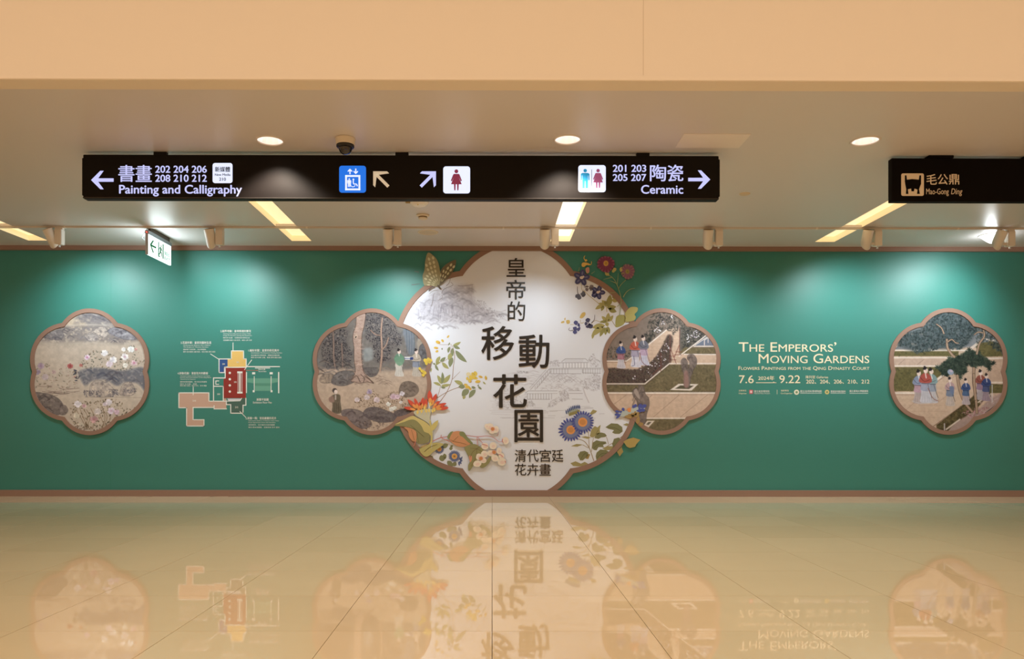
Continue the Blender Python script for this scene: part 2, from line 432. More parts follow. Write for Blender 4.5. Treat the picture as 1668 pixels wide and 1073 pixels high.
def paint_roses():
    c = Canvas(50, 501, 244, 710, S_, (194, 176, 154)); D, M_, Lt = (84, 80, 88), (130, 124, 126), (208, 194, 174)
    c.poly([(118, 530), (130, 508), (150, 503), (172, 508), (190, 530), (160, 533)], (150, 140, 130), .8, 3, True, .3)
    for k in range(16):
        x, y = c.rng.uniform(128, 180), c.rng.uniform(507, 528); c.line([(x-8, y-3), (x, y-1), (x+9, y+4)], c.rng.uniform(1, 3), (D, M_, Lt)[k % 3], .5, soft=1)
    c.poly([(100, 531), (110, 520), (132, 522), (140, 531)], (202, 180, 150), .8, 2, True)
    c.line([(95, 531), (150, 529), (195, 531)], 1.2, Lt, .6, soft=.8); c.poly([(60, 548), (75, 534), (100, 531), (195, 531), (220, 536), (236, 552), (200, 560), (150, 556), (100, 558), (64, 556)], (100, 96, 100), .5, 2.5, False, 1.8, 4.); c.poly([(120, 528), (132, 508), (150, 503), (172, 508), (188, 530), (150, 526)], (104, 100, 106), .5, 3, False, 1.8, 6.)
    for k in range(60):
        x = c.rng.uniform(62, 232); y = c.rng.uniform(533, 557)
        if (x-148)**2/8800+(y-530)**2/1400 > 1.0: continue
        d = D if (x < 118 or x > 160) and k % 3 else M_
        c.line([(x-5, y+1), (x-1, y-2), (x+5, y+1)], c.rng.uniform(.7, 2.2), d if k % 5 else Lt, .55, soft=.8)
    c.rock([(140, 550), (145, 545), (155, 545), (161, 550), (156, 555), (145, 555)], (190, 176, 160), D, 3)
    c.rock([(153, 540), (160, 533), (170, 533), (176, 541), (172, 549), (160, 546)], (204, 186, 164), D, 3)
    c.rock([(175, 540), (188, 533), (204, 538), (222, 552), (200, 552)], (150, 146, 146), D, 7); c.rock([(73, 548), (85, 540), (98, 538), (104, 545), (100, 552), (86, 553)], (140, 132, 126), D, 6)
    c.poly([(60, 556), (230, 560), (230, 563), (60, 562)], (170, 155, 138), .5, 3)
    g = [(92, 102, 84), (66, 74, 62), (118, 112, 88), (140, 112, 84)]
    c.leaves(190, [(136, 578), (150, 568), (170, 570), (190, 582), (205, 565), (216, 560), (236, 585), (238, 605), (190, 606), (150, 603), (130, 596)], g, 2., .85)
    c.leaves(120, [(58, 600), (75, 592), (100, 600), (112, 592), (128, 606), (122, 640), (90, 640), (58, 632)], [(140, 112, 96), (120, 104, 76), (92, 98, 80), (176, 140, 128)], 2., .7)
    for x, y, r, q, ht in ((170, 575, 6, (236, 230, 226), None), (184, 586, 6.5, (234, 228, 230), None), (203, 581, 6.5, (236, 226, 222), (200, 150, 170)), (213, 569, 6, (232, 230, 222), None), (178, 593, 6, (222, 204, 208), None), (204, 595, 4.6, (240, 232, 214), None), (218, 591, 5.6, (224, 190, 190), (204, 92, 140)), (142, 582, 5.2, (222, 196, 206), (206, 90, 156)), (201, 569, 4, (236, 228, 220), None), (221, 569, 2.6, (222, 160, 150), None),
        (67, 596, 6, (178, 152, 164), (160, 120, 150)), (74, 614, 6, (200, 180, 180), None), (62, 606, 5, (172, 150, 168), None), (88, 606, 4, (190, 160, 152), None), (114.5, 596, 5, (176, 92, 88), (150, 60, 60)), (132, 595, 3.2, (198, 120, 108), None)):
        c.bloom(x, y, r, q, ht)
    c.poly([(128, 606), (145, 600), (168, 600), (200, 604), (236, 600), (240, 640), (225, 625), (205, 622), (190, 628), (172, 618), (150, 620), (140, 628), (133, 620)], (134, 136, 142), .6, 2.5, True, .6); c.poly([(128, 606), (145, 600), (168, 600), (200, 604), (236, 600), (240, 640), (225, 625), (205, 622), (190, 628), (172, 618), (150, 620), (140, 628), (133, 620)], (84, 86, 98), .6, 2, True, 1.6, 5)
    for k in range(16):
        x, y = c.rng.uniform(135, 236), c.rng.uniform(602, 626); c.line([(x-8, y+2), (x, y-2), (x+7, y+3)], c.rng.uniform(1, 3), (D, (70, 76, 96), (166, 162, 156))[k % 3], .5, soft=1)
    c.rock([(146, 640), (148, 626), (160, 619), (176, 626), (186, 636), (180, 646), (150, 646)], (198, 178, 154), D, 3); c.rock([(195, 640), (200, 626), (212, 622), (220, 636), (214, 644), (198, 644)], (188, 168, 146), D, 3)
    c.leaves(70, [(136, 636), (160, 636), (165, 645), (138, 646)], [D, M_, (100, 94, 100)], 2, .7); c.leaves(60, [(176, 632), (192, 634), (194, 646), (178, 646)], [D, M_], 2, .7); c.leaves(50, [(200, 634), (222, 632), (220, 640), (204, 640)], [D, M_], 1.8, .8)
    for k in range(14): x = c.rng.uniform(70, 130); y = c.rng.uniform(628, 645); c.line([(x-10, y), (x, y+1.5), (x+12, y)], .9, (118, 96, 88), .6)
    c.line([(140, 647), (180, 646.5), (238, 648)], .7, (150, 134, 116), .7); c.leaves(10, [(120, 603), (130, 603), (130, 624), (120, 624)], [(50, 58, 78), (60, 62, 70)], 3, .95); c.leaves(4, [(119, 611), (123, 611), (123, 616), (119, 616)], [(190, 70, 60)], 1.4)
    c.rock([(52, 640), (70, 640), (88, 645), (100, 654), (104, 668), (92, 676), (70, 668), (55, 655)], (128, 116, 108), (74, 66, 66), 12); c.rock([(98, 662), (106, 660), (111, 668), (106, 675), (98, 674)], (140, 126, 116), (80, 72, 72), 2)
    c.leaves(230, [(112, 668), (124, 650), (150, 655), (170, 650), (195, 651), (204, 664), (220, 660), (215, 680), (186, 684), (168, 700), (140, 702), (118, 688)], [(72, 64, 44), (96, 90, 60), (120, 104, 72), (62, 52, 40), (150, 126, 96)], 2.1, .85)
    for k in range(10): x = c.rng.uniform(125, 185); c.line([(x, 660+c.rng.uniform(0, 10)), (x+6, 680), (x+c.rng.uniform(-8, 18), 698)], .8, (116, 88, 60), .7)
    for x, y, r, q, ht in ((127, 658, 6.5, (226, 216, 216), None), (137, 661, 4, (210, 170, 170), (180, 110, 120)), (177, 655, 6, (224, 212, 212), None), (171, 658, 4, (214, 196, 200), None), (159, 670, 6, (224, 208, 200), None), (181, 669, 6.5, (216, 196, 206), (196, 150, 176)), (190, 671, 5, (210, 176, 190), None), (153, 683, 7, (206, 158, 156), (184, 110, 116)), (125, 677, 5.5, (224, 210, 184), None), (132, 692, 5, (214, 200, 176), None)): c.bloom(x, y, r, q, ht)
    c.leaves(40, [(118, 694), (132, 692), (170, 700), (160, 706), (135, 705)], [(90, 74, 62), (120, 96, 76)], 2.4, .8); c.wash(.08, 5); return c
def paint_woods():
    c = Canvas(507, 501, 702, 710, S_, (184, 160, 138)); D = (62, 56, 58)
    c.poly([(505, 500), (705, 500), (705, 600), (660, 604), (600, 606), (505, 600)], (124, 116, 108), 1, 5, False)
    for k in range(46):
        x, y = c.rng.uniform(510, 700), c.rng.uniform(505, 602); e = c.rng.uniform(6, 13); c.line([(x-e, y+3), (x-e*.3, y-e*.4), (x+e*.5, y-e*.2), (x+e, y+4)], c.rng.uniform(1.5, 5), ((92, 88, 90), (150, 142, 130), (128, 130, 132), (108, 98, 92))[k % 4], .45, soft=1.4)
    c.poly([(590, 570), (598, 566), (606, 570), (606, 584), (592, 588)], (146, 150, 146), .8, 2, True)
    c.poly([(655, 535), (668, 533), (674, 560), (672, 576), (664, 576), (658, 556)], (118, 126, 134), .8, 1.5, True)
    for x in (660, 664, 668, 672, 677): c.line([(x, 537), (x+1, 556), (x+.5, 574)], .9, (84, 90, 100), .7)
    c.poly([(675, 542), (684, 545), (690, 552), (680, 552)], (150, 80, 74), .8, .6); c.poly([(678, 553), (694, 556), (696, 580), (680, 574)], (168, 152, 132), .8, 1.5, True)
    c.rock([(681, 566), (688, 560), (694, 574), (690, 584), (682, 580)], (104, 104, 106), D, 4)
    for P, n in (([(540, 535), (564, 536), (566, 560), (572, 580), (566, 600), (545, 604), (530, 598), (522, 575), (524, 556)], 620), ([(593, 511), (622, 509), (640, 525), (645, 540), (655, 552), (650, 562), (634, 572), (636, 588), (614, 590), (606, 580), (606, 560), (594, 552)], 760)):
        c.poly(P, (96, 88, 86), .55, 4, True, .3); c.leaves(n, P, [(44, 42, 50), (54, 50, 56), (78, 72, 74), (34, 34, 42), (150, 136, 122)], 1.5, .85, .5)
    def trunk(p, w0, w1, col=(176, 142, 120)): c.line(p, w0+1.2, (96, 76, 66), .8, w1=w1+1); c.line(p, w0, col, 1, w1=w1)
    trunk([(541, 540), (542, 562), (542, 580), (545, 603)], 1.5, 2.2, (150, 126, 112)); trunk([(555, 560), (556, 580), (557, 603)], 1.3, 2, (150, 126, 112))
    trunk([(621, 518), (619, 540), (620, 560), (620, 580), (617, 606)], 1.8, 3); trunk([(631, 550), (627, 562), (621, 569)], 1.3, 1.6); trunk([(602, 538), (610, 545), (618, 546)], 1, 1.3)
    c.poly([(505, 604), (560, 600), (620, 606), (705, 600), (705, 712), (505, 712)], (188, 163, 139), 1, 2.5)
    for k in range(26): x, y = c.rng.uniform(512, 575), c.rng.uniform(588, 612); c.line([(x-9, y), (x, y-3), (x+8, y+2)], c.rng.uniform(.8, 2.4), ((78, 70, 68), (140, 124, 108), (104, 100, 102))[k % 3], .6, soft=.8)
    c.rock([(519, 620), (524, 611), (536, 609), (546, 614), (540, 622), (526, 624)], (170, 148, 124), D, 3); c.rock([(538, 622), (544, 610), (558, 604), (574, 606), (577, 620), (560, 628), (546, 627)], (118, 112, 108), D, 8)
    c.rock([(591, 600), (603, 599), (614, 600), (612, 610), (602, 614), (594, 608)], (112, 106, 102), D, 5)
    T = [(580, 511), (593, 509), (592, 528), (588, 545), (587, 565), (588, 590), (591, 606), (600, 617), (607, 624), (596, 622), (585, 624), (576, 622), (570, 620), (577, 606), (575, 585), (575, 566), (573, 552), (574, 542), (578, 530)]
    c.poly(T, (178, 148, 130), 1, .6, True); P = crom(T, True, 4); c.line(P+[P[0]], 1, (92, 72, 62), .8, False)
    for k in range(80): x, y = c.rng.uniform(576, 590), c.rng.uniform(515, 612); c.line([(x-2, y), (x, y+1.6), (x+2, y)], .6, ((140, 104, 86), (208, 172, 148))[k % 2], .6)
    c.blob(578, 548.5, 2.6, 4.2, .4, (206, 178, 150), .9); c.blob(578, 549, 1.3, 2.4, .4, (70, 58, 52), .9)
    for a in ((572, 618, 579, 612, 585, 622), (586, 610, 592, 616, 590, 623), (592, 612, 600, 618, 606, 624)): c.line([a[:2], a[2:4], a[4:]], 1.4, (98, 78, 66), .8)
    for k in range(24): x, y = c.rng.uniform(565, 632), c.rng.uniform(612, 627); c.line([(x-6, y), (x, y-2), (x+6, y+1)], .8, (124, 104, 90), .5)
    for k in range(16): x, y = c.rng.uniform(618, 700), c.rng.uniform(584, 606); c.line([(x-5, y), (x, y-3), (x+6, y+1)], 1.6, ((130, 112, 98), (160, 140, 120))[k % 2], .5, soft=1)
    c.person(648, 568, 44, (40, 34, 38), (104, 142, 112), (196, 186, 170), (204, 196, 182)); c.poly([(642, 582), (655, 580), (656, 590), (649, 596), (642, 590)], (110, 150, 118), .9, .6, True)
    c.person(676, 568, 44, (48, 40, 42), (184, 166, 144), (134, 140, 154), (188, 176, 158)); c.poly([(657, 581), (671, 581), (671, 586), (658, 586)], (214, 210, 204), .95, .4); c.poly([(666, 582), (671, 581.5), (671, 586), (666, 586)], (50, 66, 120), 1, .4); c.line([(657, 584), (668, 584)], 1.2, (60, 80, 130), .8)
    c.poly([(536, 650), (541, 643), (552, 643), (553, 655), (554, 672), (540, 672), (540, 658)], (110, 98, 80), .97, .5, True); c.poly([(534, 648), (541, 645), (543, 654), (536, 655)], (150, 118, 104), .9, .5, True); c.blob(543.6, 636, 4.4, 4.6, -.3, (84, 72, 68)); c.blob(545.4, 638.2, 3.1, 3.9, 0, (222, 200, 184), 1, .2); c.line([(545, 644), (545, 650)], 2.4, (190, 174, 160), .9)
    for x in (543, 546, 549.5): c.line([(x, 656), (x, 671)], .7, (70, 60, 50), .8)
    c.rock([(648, 640), (652, 625), (664, 621), (676, 626), (680, 636), (672, 645), (656, 646)], (128, 112, 98), (84, 72, 64), 14)
    c.leaves(420, [(574, 664), (578, 648), (592, 640), (604, 630), (610, 640), (622, 646), (640, 636), (660, 640), (664, 655), (660, 672), (630, 670), (600, 662)], [(70, 54, 40), (104, 84, 60), (128, 104, 78), (90, 68, 52), (150, 124, 100)], 1.5, .85)
    for x, y, r, q, ht in ((600, 638, 5, (176, 156, 176), (130, 108, 150)), (596, 647, 5, (208, 190, 190), None), (580, 651, 4.6, (208, 190, 190), None), (612, 651, 5.4, (210, 188, 190), None), (639, 646, 6, (204, 172, 180), (190, 140, 160)), (646, 646, 4.6, (208, 176, 186), None), (653, 641, 4.6, (212, 200, 204), None), (631, 658, 4.2, (222, 218, 204), None), (636, 666, 4.6, (224, 220, 206), None), (641, 664, 3.6, (220, 216, 200), None), (651, 655, 3, (214, 206, 198), None)): c.bloom(x, y, r, q, ht)
    c.rock([(554, 671), (566, 666), (582, 668), (594, 676), (604, 692), (585, 698), (565, 688)], (124, 112, 108), (74, 62, 64), 10); c.rock([(590, 674), (596, 665), (610, 663), (626, 668), (644, 676), (646, 684), (620, 688), (600, 682)], (110, 100, 98), (66, 56, 60), 14)
    c.rock([(640, 672), (655, 666), (672, 670), (668, 680), (650, 682)], (108, 96, 94), (60, 52, 56), 8); c.leaves(60, [(575, 688), (600, 684), (628, 690), (610, 700), (585, 700)], [(110, 92, 84), (140, 116, 98), (84, 70, 66)], 2.2, .7); c.wash(.08, 4); return c
def paint_terrace():
    c = Canvas(977, 500, 1173, 710, S_, (134, 116, 102)); Wt = (222, 206, 188); P_ = (200, 168, 140); G = (118, 104, 74); D = (58, 54, 52)
    def grass(p): c.poly(p, G, 1, .5); xs = [q[0] for q in p]; ys = [q[1] for q in p]; c.leaves(int((max(xs)-min(xs))*(max(ys)-min(ys))/16), p, [(138, 122, 86), (96, 88, 60), (84, 80, 58), (150, 128, 92)], 3, .4)
    c.poly([(983, 588), (1018, 588), (1045, 567), (1083, 537), (1104, 533), (1108, 577), (1168, 577), (1168, 594), (1088, 594), (1072, 606), (983, 606)], P_, 1, .5)
    for y in range(541, 604, 6): c.line([(1010, y), (1104, y)], .5, (176, 144, 118), .6)
    c.poly([(975, 500), (1110, 500), (1104, 534), (1083, 537), (1045, 567), (1018, 587), (975, 588)], (136, 118, 104), 1, .5)
    c.poly([(1104, 533), (1175, 528), (1175, 552), (1152, 545), (1105, 578)], (110, 102, 92), 1, .5)
    dk = [(58, 58, 54), (72, 70, 62), (92, 86, 76), (48, 50, 50), (108, 100, 84)]
    c.leaves(420, [(1060, 508), (1080, 503), (1110, 506), (1125, 520), (1108, 536), (1092, 545), (1082, 534), (1050, 560), (1046, 552)], dk, 2.8, .65); c.leaves(420, [(1107, 535), (1130, 520), (1150, 535), (1150, 545), (1108, 576)], dk, 2.6, .7)
    c.leaves(160, [(984, 585), (984, 570), (1000, 562), (1012, 575), (1030, 568), (1020, 582)], dk+[(150, 110, 84)], 2.2, .7); c.leaves(90, [(1046, 560), (1054, 548), (1062, 536), (1060, 556)], dk, 2.5, .6)
    B = [(983, 603), (998, 599), (1030, 602), (1052, 594), (1068, 578), (1078, 560), (1086, 545), (1094, 552), (1090, 575), (1090, 591), (1066, 608), (1048, 624), (984, 624)]
    c.poly(B, (92, 76, 68), .95, 1.5, True); c.leaves(900, B, [(84, 66, 60), (60, 56, 48), (112, 88, 76), (104, 96, 72), (74, 50, 46)], 1.9, .75)
    def wf(n, p): c.leaves(n, p, [(232, 222, 222), (216, 196, 204), (240, 232, 230)], 1.3, .95, .8)
    wf(44, [(1010, 612), (1050, 596), (1082, 560), (1090, 555), (1088, 585), (1050, 620), (1020, 618)]); wf(30, [(1060, 538), (1092, 510), (1098, 516), (1068, 545)]); wf(30, [(1112, 545), (1135, 535), (1140, 545), (1115, 560)])
    c.line([(1047, 567), (1083, 537.5)], 1.8, Wt, 1, False); c.line([(983, 588), (1018, 588), (1046, 568)], 1.5, Wt, 1, False); c.line([(983, 590), (1018, 590)], .6, (110, 88, 76), .8)
    grass([(983, 627), (1048, 627), (1088, 594), (1168, 594), (1168, 638), (983, 638)]); c.line([(983, 625), (1048, 625), (1088, 592), (1168, 592)], 1.7, Wt, 1, False); c.line([(983, 627), (1049, 627), (1089, 594)], .6, (80, 70, 56), .7, False)
    grass([(1112, 566), (1168, 566), (1168, 576), (1104, 576)]); c.poly([(1128, 563), (1152, 545), (1168, 545), (1168, 563)], (112, 118, 132), 1, .5)
    c.line([(1104, 580), (1152, 543)], 1.6, Wt, 1, False); c.line([(1112, 577), (1168, 577.5)], 1.6, Wt, 1, False); c.line([(1128, 564), (1168, 564)], 1.5, Wt, 1, False); c.line([(1130, 562), (1154, 546)], 1, Wt, 1, False)
    for a in (((1145, 562), (1145, 554), (1152, 549)), ((1151, 558), (1151, 551), (1156, 549))): c.line(list(a), 1.1, Wt, 1, False)
    tr = (124, 66, 56)
    for a in (((1105, 534), (1104, 575)), ((1089, 545), (1089, 590)), ((1089, 565), (1099, 592)), ((1104, 562), (1096, 582)), ((1090, 580), (1097, 580)), ((1090, 586), (1099, 586)), ((1098, 573), (1108, 573)), ((1096, 578), (1108, 578)), ((1074, 575), (1074, 605)), ((1060, 610), (1076, 596))): c.line(list(a), .9, tr, .9, False)
    c.poly([(1089, 635), (1103, 625), (1135, 625.5), (1124, 636)], Wt, 1, .5); c.poly([(1097, 633), (1106, 627.5), (1128, 628), (1120, 633.5)], (96, 88, 66), 1, .5)
    tau = (126, 110, 100); td = (74, 64, 62)
    c.rock([(1112, 628), (1112, 612), (1108, 600), (1107, 588), (1112, 583), (1117, 588), (1119, 600), (1121, 590), (1117, 584), (1119, 578), (1126, 577), (1132, 584), (1132, 594), (1127, 602), (1123, 614), (1120, 630)], tau, td, 12); c.poly([(1112, 606), (1118, 606), (1119, 629), (1112, 629)], (166, 120, 108), .7, 1.2, True)
    c.poly([(983, 640), (1168, 640), (1160, 681), (983, 681)], (202, 171, 144), 1, .5)
    c.line([(983, 640), (1168, 640)], 2.4, Wt, 1, False); c.line([(983, 642.6), (1168, 642.6)], .7, (150, 122, 102), .8)
    for a in (((1018, 643), (998, 658)), ((1104, 643), (1062, 679)), ((1150, 643), (1106, 679)), ((1060, 643), (1020, 679))): c.line(list(a), .7, (150, 124, 104), .8, False)
    grass([(1000, 682), (1165, 682), (1165, 712), (1000, 712)]); c.line([(1000, 681), (1165, 681)], 2.2, Wt, 1, False); c.poly([(1046, 692), (1052, 685), (1064, 685), (1054, 696)], Wt, .9, .5); c.poly([(1050, 691), (1054, 687), (1059, 687), (1054, 692)], (100, 90, 70), .9, .5)
    c.rock([(1036, 690), (1034, 670), (1036, 655), (1029, 645), (1028, 636), (1033, 632), (1037, 634), (1038, 628), (1046, 630), (1049, 642), (1054, 648), (1055, 660), (1051, 674), (1048, 690)], tau, td, 14); c.poly([(1030, 637), (1034, 633), (1038, 640), (1040, 650), (1034, 645)], (172, 154, 140), .9, .8, True)
    c.person(1009, 556, 43, (36, 30, 36), (62, 84, 140), (168, 110, 120), (196, 186, 190)); c.person(1032, 547, 50, (40, 34, 38), (198, 92, 70), (164, 152, 170), (204, 198, 206), .5); c.person(1045, 546, 48, (38, 32, 36), (112, 112, 124), (180, 150, 170), (190, 186, 200), 1.2)
    c.line([(1040, 575), (1044, 590), (1052, 596)], 1, (120, 66, 60), .8); c.line([(1030, 580), (1031, 594), (1027, 596)], .9, (80, 76, 110), .8)
    c.wash(.07, 4); return c
def paint_maple():
    c = Canvas(1446, 500, 1641, 710, S_, (196, 166, 138)); Wt = (216, 198, 178); D = (54, 60, 56)
    def grass(p, col=(106, 98, 58)): c.poly(p, col, 1, .6); xs = [q[0] for q in p]; ys = [q[1] for q in p]; c.leaves(int((max(xs)-min(xs))*(max(ys)-min(ys))/14), p, [(126, 114, 70), (84, 80, 48), (66, 66, 44), (134, 116, 74)], 3, .4)
    c.poly([(1446, 500), (1641, 500), (1641, 560), (1590, 565), (1446, 570)], (122, 124, 124), 1, 2)
    for a in (((1468, 544), (1504, 544), 2.4), ((1484, 561), (1490, 561), 4), ((1522, 561), (1528, 561), 4), ((1456, 566), (1466, 560), 2), ((1500, 530), (1512, 526), 3), ((1502, 536), (1514, 529), 3), ((1610, 555), (1628, 556), 2)): c.line([a[0], a[1]], a[2], (212, 180, 150), .8)
    grass([(1452, 572), (1560, 572), (1560, 580), (1452, 580)]); c.line([(1452, 570.5), (1575, 570.5)], 2, Wt, 1, False); c.line([(1452, 582.5), (1560, 582.5)], 2, Wt, 1, False)
    c.poly([(1452, 584), (1560, 584), (1556, 595), (1452, 595)], (190, 160, 136), 1, .5); c.line([(1462, 594), (1472, 585)], .7, (140, 116, 100), .8); c.line([(1492, 594), (1504, 585)], .7, (140, 116, 100), .8)
    grass([(1452, 598), (1532, 598), (1538, 606), (1512, 625), (1496, 637), (1452, 637)]); c.line([(1452, 596), (1540, 596)], 2.2, Wt, 1, False); c.line([(1452, 640), (1490, 640)], 2.4, Wt, 1, False); c.line([(1452, 643), (1490, 643)], .7, (140, 112, 92), .8)
    c.line([(1512, 628), (1560, 592)], 3, Wt, 1, False); c.line([(1514, 630), (1562, 594)], .7, (130, 104, 88), .8)
    grass([(1588, 560), (1612, 556), (1634, 560), (1636, 580), (1600, 581), (1590, 572)]); c.line([(1577, 570), (1602, 551)], 4, (206, 186, 166), .9, False); c.line([(1600, 552), (1632, 556)], 2, Wt, .9, False); c.line([(1608, 584), (1636, 583)], 2.4, Wt, 1, False)
    c.poly([(1608, 586), (1636, 586), (1636, 620), (1606, 620)], (190, 158, 132), 1, .6); grass([(1606, 625), (1634, 626), (1632, 640), (1600, 640)]); c.line([(1604, 623), (1636, 623)], 2.4, Wt, 1, False)
    for a in (((1590, 618), (1620, 596)), ((1520, 660), (1552, 636)), ((1468, 672), (1500, 646)), ((1540, 622), (1574, 600))): c.line(list(a), .6, (160, 130, 108), .7, False)
    for y in (650, 660, 670, 680): c.line([(1464, y), (1545, y)], .5, (170, 140, 116), .5)
    grass([(1524, 692), (1566, 660), (1600, 632), (1612, 640), (1590, 665), (1540, 704), (1524, 700)], (84, 70, 44)); c.line([(1517, 691), (1566, 656), (1606, 622)], 4, (196, 168, 142), 1, False); c.line([(1519, 694), (1568, 659)], .9, (110, 84, 66), .8, False)
    c.poly([(1545, 700), (1560, 685), (1590, 668), (1610, 652), (1632, 640), (1634, 655), (1600, 680), (1560, 704)], (166, 140, 128), 1, 1.2, True); c.line([(1540, 699), (1562, 683)], 2.4, Wt, .9, False); c.line([(1592, 655), (1612, 642)], 2, Wt, .9, False)
    c.leaves(120, [(1565, 672), (1585, 665), (1610, 662), (1605, 676), (1580, 680)], [(176, 120, 124), (148, 96, 98), (196, 160, 156)], 2, .8); c.leaves(60, [(1592, 650), (1625, 642), (1625, 655), (1600, 664)], [(176, 140, 136), (196, 170, 160)], 2.4, .6)
    c.line([(1615, 627), (1615, 655)], 1.6, (196, 190, 190), .8); c.line([(1537, 690), (1537, 700)], 2, (190, 180, 176), .9); c.poly([(1604, 672), (1620, 660), (1632, 652), (1620, 668)], (30, 26, 26), .95, .7)
    f1 = [(50, 64, 62), (66, 80, 78), (88, 100, 98), (40, 52, 52), (74, 88, 90), (60, 72, 70)]
    c.poly([(1462, 562), (1470, 546), (1500, 534), (1512, 512), (1545, 503), (1585, 515), (1592, 535), (1575, 560), (1560, 568), (1512, 570), (1490, 574)], (72, 82, 82), .7, 3, True, .5, 5)
    c.leaves(1900, [(1460, 566), (1468, 545), (1500, 536), (1512, 512), (1545, 503), (1585, 515), (1592, 535), (1575, 560), (1560, 570), (1536, 566), (1512, 572), (1490, 576), (1478, 562)], f1, 2.6, .8, .5)
    c.leaves(380, [(1585, 525), (1612, 532), (1634, 560), (1634, 577), (1620, 570), (1604, 556), (1590, 560)], f1+[(70, 72, 52)], 2.8, .6)
    f2 = [(44, 60, 50), (56, 72, 60), (70, 84, 68), (38, 50, 44)]
    L2 = [(1533, 608), (1526, 598), (1544, 584), (1560, 580), (1578, 570), (1592, 574), (1606, 584), (1617, 592), (1610, 600), (1598, 594), (1586, 598), (1574, 592), (1572, 606), (1562, 614), (1552, 606), (1540, 612)]
    c.poly(L2, (50, 64, 54), .85, 2.5, False); c.leaves(900, L2, f2, 3, .7, .45); [c.line([(x, y), (x+5*math.cos(a), y+5*math.sin(a))], 1.8, f2[k % 4], .95, False, .4) for k, (x, y) in enumerate(L2*3) for a in (k*2.4, k*2.4+.9, k*2.4-.9)]
    def tk(p, w0, w1): c.line(p, w0+1.2, (72, 54, 44), .85, w1=w1+1.2); c.line(p, w0, (170, 140, 112), 1, w1=w1)
    tk([(1541, 553), (1542, 566), (1548, 576), (1553, 581)], 3, 3.6); tk([(1524, 528), (1532, 534), (1536, 543)], 1.2, 2); tk([(1542, 557), (1549, 553), (1555, 558), (1560, 559)], 2, 1.2)
    tk([(1601, 538), (1602, 548), (1594, 560), (1590, 576)], 2, 3); tk([(1586, 545), (1592, 541), (1600, 542)], 1.2, 1.8)
    tk([(1558, 612), (1562, 634), (1570, 655), (1582, 670)], 4, 3.4); tk([(1585, 600), (1585, 622), (1588, 645), (1590, 672)], 4, 3.6)
    c.blob(1547, 606, 6, 5, .4, (150, 160, 180), .9); c.blob(1548, 604, 3, 2.4, .4, (196, 170, 180), .8)
    hr = (34, 30, 34)
    c.person(1495, 602, 54, hr, (128, 138, 160), (178, 140, 150), (176, 158, 152), -.5); c.person(1515, 599, 56, hr, (124, 150, 148), (140, 146, 156), (182, 176, 176), 1); c.person(1506, 597, 58, hr, (176, 78, 66), (150, 152, 168), (186, 182, 186)); c.line([(1510, 632), (1518, 648), (1527, 653)], 1, (150, 84, 60), .8); c.line([(1484, 653), (1500, 657), (1522, 656)], 1.4, (190, 178, 170), .7)
    c.person(1546, 614, 46, hr, (178, 142, 140), (112, 122, 140), (186, 170, 158)); c.poly([(1545, 630), (1552, 630), (1552, 642), (1547, 640)], (104, 118, 146), .9, .5, True); c.person(1572, 616, 42, hr, (58, 80, 128), (70, 96, 130), (176, 160, 160)); c.person(1596, 602, 48, hr, (150, 80, 66), (140, 110, 130), (170, 158, 160)); c.person(1606, 608, 44, hr, (56, 72, 120), (74, 84, 124), (150, 130, 140), -1)
    tk([(1585, 610), (1586, 630), (1588, 650)], 3.6, 3.6); c.wash(.07, 4); return c
# ------------------------------------------------------------------ room
CEIL = mat('ceiling_paint', (211, 204, 202), .42, spec=.45)
HEAD = mat('header_paint', (228, 214, 196), .8, bump=.05, scale=30, spec=.3)
WALLP = mat('foyer_wall_paint', (222, 204, 180), .8)
GREEN = mat('teal_wall_print', (50, 125, 115), .48, noisy=.04, scale=60, spec=.55)
BROWN = mat('brown_frame_laminate', (144, 115, 101), .6, k=KP, spec=.25, noisy=.04, scale=30)
def floor_mat():
    m = bpy.data.materials.new('polished_stone'); m.use_nodes = True; nt = m.node_tree; b = nt.nodes['Principled BSDF']; N = nt.nodes; L = nt.links
    geo = N.new('ShaderNodeNewGeometry'); oi = N.new('ShaderNodeObjectInfo')
    n1 = N.new('ShaderNodeTexNoise'); n1.inputs['Scale'].default_value = 2.2; n1.inputs['Detail'].default_value = 6; L.new(geo.outputs['Position'], n1.inputs['Vector'])
    mx = N.new('ShaderNodeMix'); mx.data_type = 'RGBA'; mx.inputs[6].default_value = (.62, .49, .31, 1); mx.inputs[7].default_value = (.70, .56, .37, 1)
    ad = N.new('ShaderNodeMath'); ad.operation = 'MULTIPLY_ADD'; ad.inputs[1].default_value = .5; L.new(oi.outputs['Random'], ad.inputs[0])
    mm = N.new('ShaderNodeMath'); mm.operation = 'MULTIPLY'; mm.inputs[1].default_value = .5; L.new(n1.outputs['Fac'], mm.inputs[0]); L.new(mm.outputs[0], ad.inputs[2])
    L.new(ad.outputs[0], mx.inputs[0]); L.new(mx.outputs[2], b.inputs['Base Color'])
    b.inputs['IOR'].default_value = 1.5; b.inputs['Specular IOR Level'].default_value = .34
    n2 = N.new('ShaderNodeTexNoise'); n2.inputs['Scale'].default_value = 1; n2.inputs['Detail'].default_value = 4
    mp = N.new('ShaderNodeMapping'); mp.inputs['Scale'].default_value = (.8, 9, 1); L.new(geo.outputs['Position'], mp.inputs['Vector']); L.new(mp.outputs[0], n2.inputs['Vector'])
    r = N.new('ShaderNodeMapRange'); r.inputs[3].default_value = .012; r.inputs[4].default_value = .03; L.new(n2.outputs['Fac'], r.inputs[0]); L.new(r.outputs[0], b.inputs['Roughness'])
    bp = N.new('ShaderNodeBump'); bp.inputs['Strength'].default_value = .025; bp.inputs['Distance'].default_value = .002; L.new(n2.outputs['Fac'], bp.inputs['Height'])
    return m
STONE = floor_mat()
